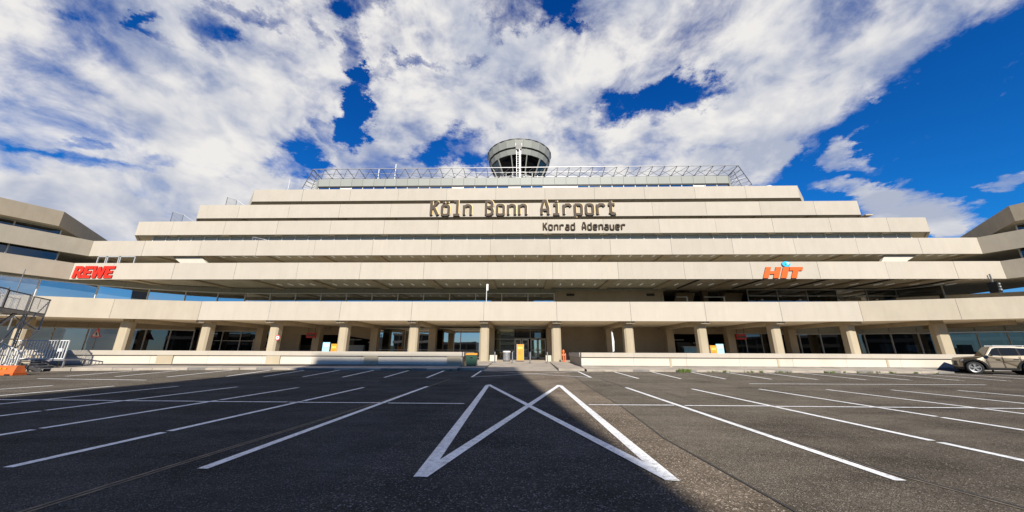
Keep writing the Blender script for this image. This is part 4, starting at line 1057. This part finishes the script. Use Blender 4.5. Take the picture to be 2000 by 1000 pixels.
# ------------------------------------------------------------------ car
def make_car():
    wb = 2.95; hw = .82
    rzv = radians(-34)
    fx, fy = 28.45, 23.25
    car = thing('suv', 'champagne coloured estate SUV with black wheel arches parked by the right wall', 'car', (fx, fy, g(fy)), rzv)
    # local: x along length (front at -x), y 0 = near side of the wheels, width goes +y ; front wheel centre at x=0
    R = .37
    def arch(cx, n=10, r=.46, z=.37): return [(cx + r * cos(a), z + r * sin(a)) for a in (pi - pi * i / n for i in range(n + 1))]
    low = [(-.80, .42), (-.48, .30)] + arch(0) + [(.47, .27), (wb - .47, .27)] + arch(wb) + [(wb + .52, .32), (wb + .86, .45),
           (wb + .90, .80), (wb + .84, 1.08), (wb + .5, 1.13), (1.6, 1.10), (.62, 1.07), (.2, 1.04), (-.35, .97), (-.70, .86), (-.84, .70)]
    m = MB()
    lay = [(0.02, .97), (.0, 1.0), (.07, 1.0), (hw * 2 - .07, 1.0), (hw * 2, 1.0)]
    cx, cz = 1.5, .65
    def lp(k, sx): return [(p[0] if sx == 1 else cx + (p[0] - cx) * sx, p[1] if p[1] < .62 else p[1]) for p in k]
    n = len(low); rows = []
    # cross-section layers: shoulder slightly tucked in at the top
    layers = [(.05, 'top'), (.0, 'mid'), (2 * hw, 'mid'), (2 * hw - .05, 'top')]
    vs = []
    ys = lambda z, far: (.10 if z > 1.0 else .03 if z > .85 else .0 if z > .45 else .04)
    for far in (0, 1):
        for p in low:
            y = ys(p[1], far); vs.append((p[0], y if not far else 2 * hw - y, p[1]))
    fs = [list(range(n)), list(range(n, 2 * n))[::-1]] + [[(i + 1) % n, i, n + i, n + (i + 1) % n] for i in range(n)]
    m.add(vs, fs); m.build('body', CHAMP, car)
    # greenhouse
    base = [(.55, 1.065), (wb + .62, 1.10), (wb + .25, 1.60), (wb - .5, 1.665), (1.55, 1.67), (1.20, 1.63)]
    m = MB(); k = len(base); vs = []
    for far in (0, 1):
        for p in base:
            y = .10 + (p[1] - 1.07) * .36; vs.append((p[0], y if not far else 2 * hw - y, p[1]))
    m.add(vs, [list(range(k)), list(range(k, 2 * k))[::-1]] + [[(i + 1) % k, i, k + i, k + (i + 1) % k] for i in range(k)]); m.build('cabin', CHAMP, car)
    def sidepoly(name, pts, off, material, th=.012):
        vs = []
        for o_ in (off, off + th):
            for p in pts: vs.append((p[0], .10 + (p[1] - 1.07) * .36 - o_, p[1]))
        q = len(pts)
        return MB().add(vs, [list(range(q)), list(range(q, 2 * q))] + [[i, (i + 1) % q, q + (i + 1) % q, q + i] for i in range(q)]).build(name, material, car)
    sidepoly('window_trim', [(.66, 1.085), (wb + .50, 1.10), (wb + .18, 1.54), (wb - .5, 1.60), (1.52, 1.60), (1.24, 1.54)], .002, ALU, .003)
    sidepoly('side_window', [(.80, 1.115), (1.62, 1.12), (1.62, 1.565), (1.50, 1.565), (1.28, 1.52)], .011, CARGLASS, .004)
    sidepoly('side_window', [(1.70, 1.12), (2.62, 1.125), (2.62, 1.56), (1.70, 1.565)], .011, CARGLASS, .004)
    sidepoly('side_window', [(2.70, 1.125), (wb + .36, 1.13), (wb + .12, 1.51), (2.70, 1.555)], .011, CARGLASS, .004)
    # dark behind the windows
    sidepoly('window_backing', [(.74, 1.10), (wb + .44, 1.11), (wb + .15, 1.53), (wb - .5, 1.585), (1.52, 1.585), (1.26, 1.53)], .006, BLACKP, .003)
    MB().add([(.555, .18, 1.09), (.555, 2 * hw - .18, 1.09), (1.14, 2 * hw - .34, 1.60), (1.14, .34, 1.60)], [[0, 1, 2, 3]]).build('windscreen', CARGLASS, car)
    for s_ in (.33, 2 * hw - .33):
        r_ = MB().bar((1.4, s_, 1.71), (wb + .1, s_, 1.69), .045)
        for x in (1.45, 2.3, wb): r_.bar((x, s_, 1.62), (x, s_, 1.70), .05)
        r_.build('roof_rail', ALU, car)
    # cladding, sills
    for cxw in (0, wb):
        o_ = arch(cxw, 12, .56, .36); i_ = arch(cxw, 12, .455, .37)
        pts = o_ + i_[::-1]; q = len(o_)
        vs = [(p[0], -.012, p[1]) for p in o_] + [(p[0], -.012, p[1]) for p in i_] + [(p[0], .06, p[1]) for p in o_] + [(p[0], .25, p[1]) for p in i_]
        fs = []
        for i in range(q - 1): fs += [[i, i + 1, q + i + 1, q + i], [i, 2 * q + i, 2 * q + i + 1, i + 1], [q + i, q + i + 1, 3 * q + i + 1, 3 * q + i]]
        MB().add(vs, fs).build('wheel_arch', BLACKP, car)
        MB().xz(ell(cxw, .40, .47, .44, 20), .3, .34).build('wheel_well', BLACKP, car)
    MB().box(.5, wb - .5, -.012, .1, .25, .38).build('sill', BLACKP, car); MB().box(.5, wb - .5, -.02, -.013, .39, .405).build('sill_trim', BLACKP, car)
    MB().hexa([(-.86, .1), (-.5, -.01), (-.5, 2 * hw), (-.86, 2 * hw - .1)], .28, .42).build('front_bumper', BLACKP, car)
    MB().hexa([(wb + .5, -.01), (wb + .92, .1), (wb + .92, 2 * hw - .1), (wb + .5, 2 * hw)], .32, .48).build('rear_bumper', BLACKP, car)
    # door seams and handles
    for (a, b) in (((.66, .42), (.60, 1.05)), ((1.66, .40), (1.66, 1.08)), ((2.62, 1.08), (2.60, .80)), ((2.60, .80), (2.42, .42))):
        MB().bar((a[0], .012 if a[1] < .9 else .03, a[1]), (b[0], .04 if b[1] > 1 else .0, b[1]), .012, .03).build('door_seam', BLACKP, car)
    MB().bar((.5, .0, .77), (2.7, -.0, .80), .012, .014).build('crease', CHAMP, car)
    for x in (1.34, 2.36): MB().box(x, x + .22, -.035, -.005, .90, .935).build('door_handle', CHAMP, car)
    mi = MB().hexa([(.74, -.16), (.92, -.18), (.95, -.02), (.80, .0)], 1.08, 1.22, 0).build('wing_mirror', BLACKP, car); MB().hexa([(.73, -.165), (.82, -.185), (.9, -.05), (.78, -.02)], 1.13, 1.23).build('mirror_cap', CHAMP, mi)
    MB().add([(-.80, .06, .74), (-.42, -.006, .80), (-.36, -.004, .92), (-.66, .05, .86)], [[0, 1, 2, 3]]).build('headlight', LAMPG, car)
    MB().box(-.862, -.84, .45, 2 * hw - .45, .5, .78).build('grille', BLACKP, car)
    MB().add([(wb + .55, -.004, .98), (wb + .86, .05, .96), (wb + .84, .06, 1.06), (wb + .52, .03, 1.06)], [[0, 1, 2, 3]]).build('tail_lamp', TAIL, car)
    # wheels
    for cxw in (0, wb):
        for far in (0, 1):
            y0, y1 = (.02, .25) if not far else (2 * hw - .25, 2 * hw - .02)
            m = MB(); ns = 28; prof = [(.245, y0 + .03), (.30, y0), (.345, y0 + .015), (R, y0 + .05), (R, y1 - .05), (.345, y1), (.25, y1)]
            vs = [(r * cos(2 * pi * i / ns), yy, r * sin(2 * pi * i / ns)) for r, yy in prof for i in range(ns)]
            fs = [[j * ns + i, j * ns + (i + 1) % ns, (j + 1) * ns + (i + 1) % ns, (j + 1) * ns + i] for j in range(len(prof) - 1) for i in range(ns)]
            wh = MB().add(vs, fs).build('wheel', RUBBER, car, (cxw, 0, R), smooth=True)
            yo = y0 + .02 if not far else y1 - .02
            m = MB(); vs = [(r * cos(2 * pi * i / ns), yo + d, r * sin(2 * pi * i / ns)) for r, d in ((.255, .0), (.225, .01)) for i in range(ns)]
            m.add(vs, [[i, (i + 1) % ns, ns + (i + 1) % ns, ns + i] for i in range(ns)])
            for sidx in range(5):
                for da in (-.16, .16):
                    a = 2 * pi * sidx / 5 + .3
                    m.bar((.05 * cos(a), yo + .02, .05 * sin(a)), (.235 * cos(a + da), yo + .012, .235 * sin(a + da)), .035, .02, up=(0, 1, 0))
            m.tube((0, yo + .03, 0), (0, yo - .005, 0), .055, 12); m.build('rim', RIM, wh)
            MB().tube((0, yo + .06, 0), (0, yo + .08, 0), .22, 20).build('brake_disc', DARKM, wh)
    MB().box(-.3, wb + .4, .4, 2 * hw - .4, .24, .5).build('underbody', BLACKP, car)
    # final proportions: shorter between the axles, nose rounded in plan
    short = .75
    def fit(x):
        if x < .57: return x
        if x > wb - .57: return x - short
        return .57 + (x - .57) * (wb - 1.14 - short) / (wb - 1.14)
    for c in car.children:
        if c.name.startswith('wheel') and c.location.x > 1: c.location.x -= short
        if c.location.z > .1: continue
        for o in (c, *c.children):
            for v in o.data.vertices:
                x, y = v.co.x, v.co.y
                if x < -.25:
                    t = min(1, (-.25 - x) / .6); y = hw + (y - hw) * (1 - .34 * t * t)
                if x < -.4: x = -.4 + (x + .4) * .28
                v.co.x = fit(x); v.co.y = y
    return car
make_car()

# ------------------------------------------------------------------ weeds in the kerb
def tuft(x, y, z, n, h_, sp):
    m = MB()
    for i in range(n):
        a = random.uniform(0, 2 * pi); r = random.random() ** .6 * sp; bx, by = x + r * cos(a), y + .45 * r * sin(a)
        hh = h_ * random.uniform(.4, 1); lean = random.uniform(.1, .7) * hh; w_ = random.uniform(.012, .03)
        b = random.uniform(0, 2 * pi); c, s_ = cos(b), sin(b)
        m.add([(bx - w_ * s_, by + w_ * c, z), (bx + w_ * s_, by - w_ * c, z), (bx + lean * .4 * c + w_ * s_, by + lean * .4 * s_ - w_ * c, z + hh * .6), (bx + lean * c, by + lean * s_, z + hh), (bx + lean * .4 * c - w_ * s_, by + lean * .4 * s_ + w_ * c, z + hh * .6)], [[0, 1, 2, 3, 4]])
    return m
w1 = tuft(10.35, 23.15, .11, 150, .27, .42).build('weed_tuft', LEAF); w1['label'] = 'bushy green weed tuft growing out of the kerb right of the ramp'; w1['category'] = 'plant'
m = MB()
for i in range(70):
    x = random.choice([random.uniform(4.5, 27), random.uniform(12, 24), random.uniform(-14, -4)]); t = tuft(x, 23.2 + random.uniform(0, .15) + (.3 if random.random() < .3 else 0), .12, random.randint(4, 14), random.uniform(.05, .17), random.uniform(.05, .25))
    m.add(t.v, t.f)
m.build('kerb_weeds', LEAF, kind='stuff')

# ------------------------------------------------------------------ behind the viewer: the building whose shade lies on the lot
ot = thing('office_tower', 'tall concrete tower block behind the viewer, its shade lying across the lot', 'building', (0, 0, 0))
YB = -26.0
dxs = lambda y: tan(SUN_AZ) * (y - YB)
xl, xr = -14.6 - dxs(24), 1.55 - dxs(4)
ht = .95 + (25.0 - YB) * tan(SUN_EL) / cos(SUN_AZ)
MB().box(xl, xr, YB - 14, YB, 0, ht).build('shell', GREYC, ot)
for s_ in range(1, 10):
    z = s_ * 3.1
    MB().box(xl + .4, xr - .4, YB + .002, YB + .06, z, z + 1.5).build('window_band', GLASSD, ot)
gar = thing('parking_garage', 'long low parking garage with white parapets behind the viewer', 'building')
random.seed(3)
x = -270.
while x < 270:
    w_ = random.uniform(9, 22)
    if not (x + w_ > xl - 4 and x < xr + 4):
        h_ = random.choice([5.0, 6.2, 7.4, 9.]); yb_ = -48 - random.uniform(0, 9)
        MB().box(x, x + w_ - .6, yb_ - 10, yb_ - 1.2, 0, h_ - .3).build('deck_core', DARKIN, gar)
        for z in ((h_ - 1.0,) if h_ < 6 else (h_ - 1.0, h_ - 4.2)):
            MB().box(x, x + w_ - .6, yb_ - .3, yb_, z, z + random.uniform(.7, 1.1)).build('parapet', random.choice([WHITEW, WALLB, GREYC]), gar)
        for q in range(int(w_ // 5)): MB().box(x + 2 + q * 5, x + 2.5 + q * 5, yb_ - 1, yb_ - .5, 0, h_ - .5).build('pillar', GREYC, gar)
    x += w_ + random.choice([0, 0, 4, 9])
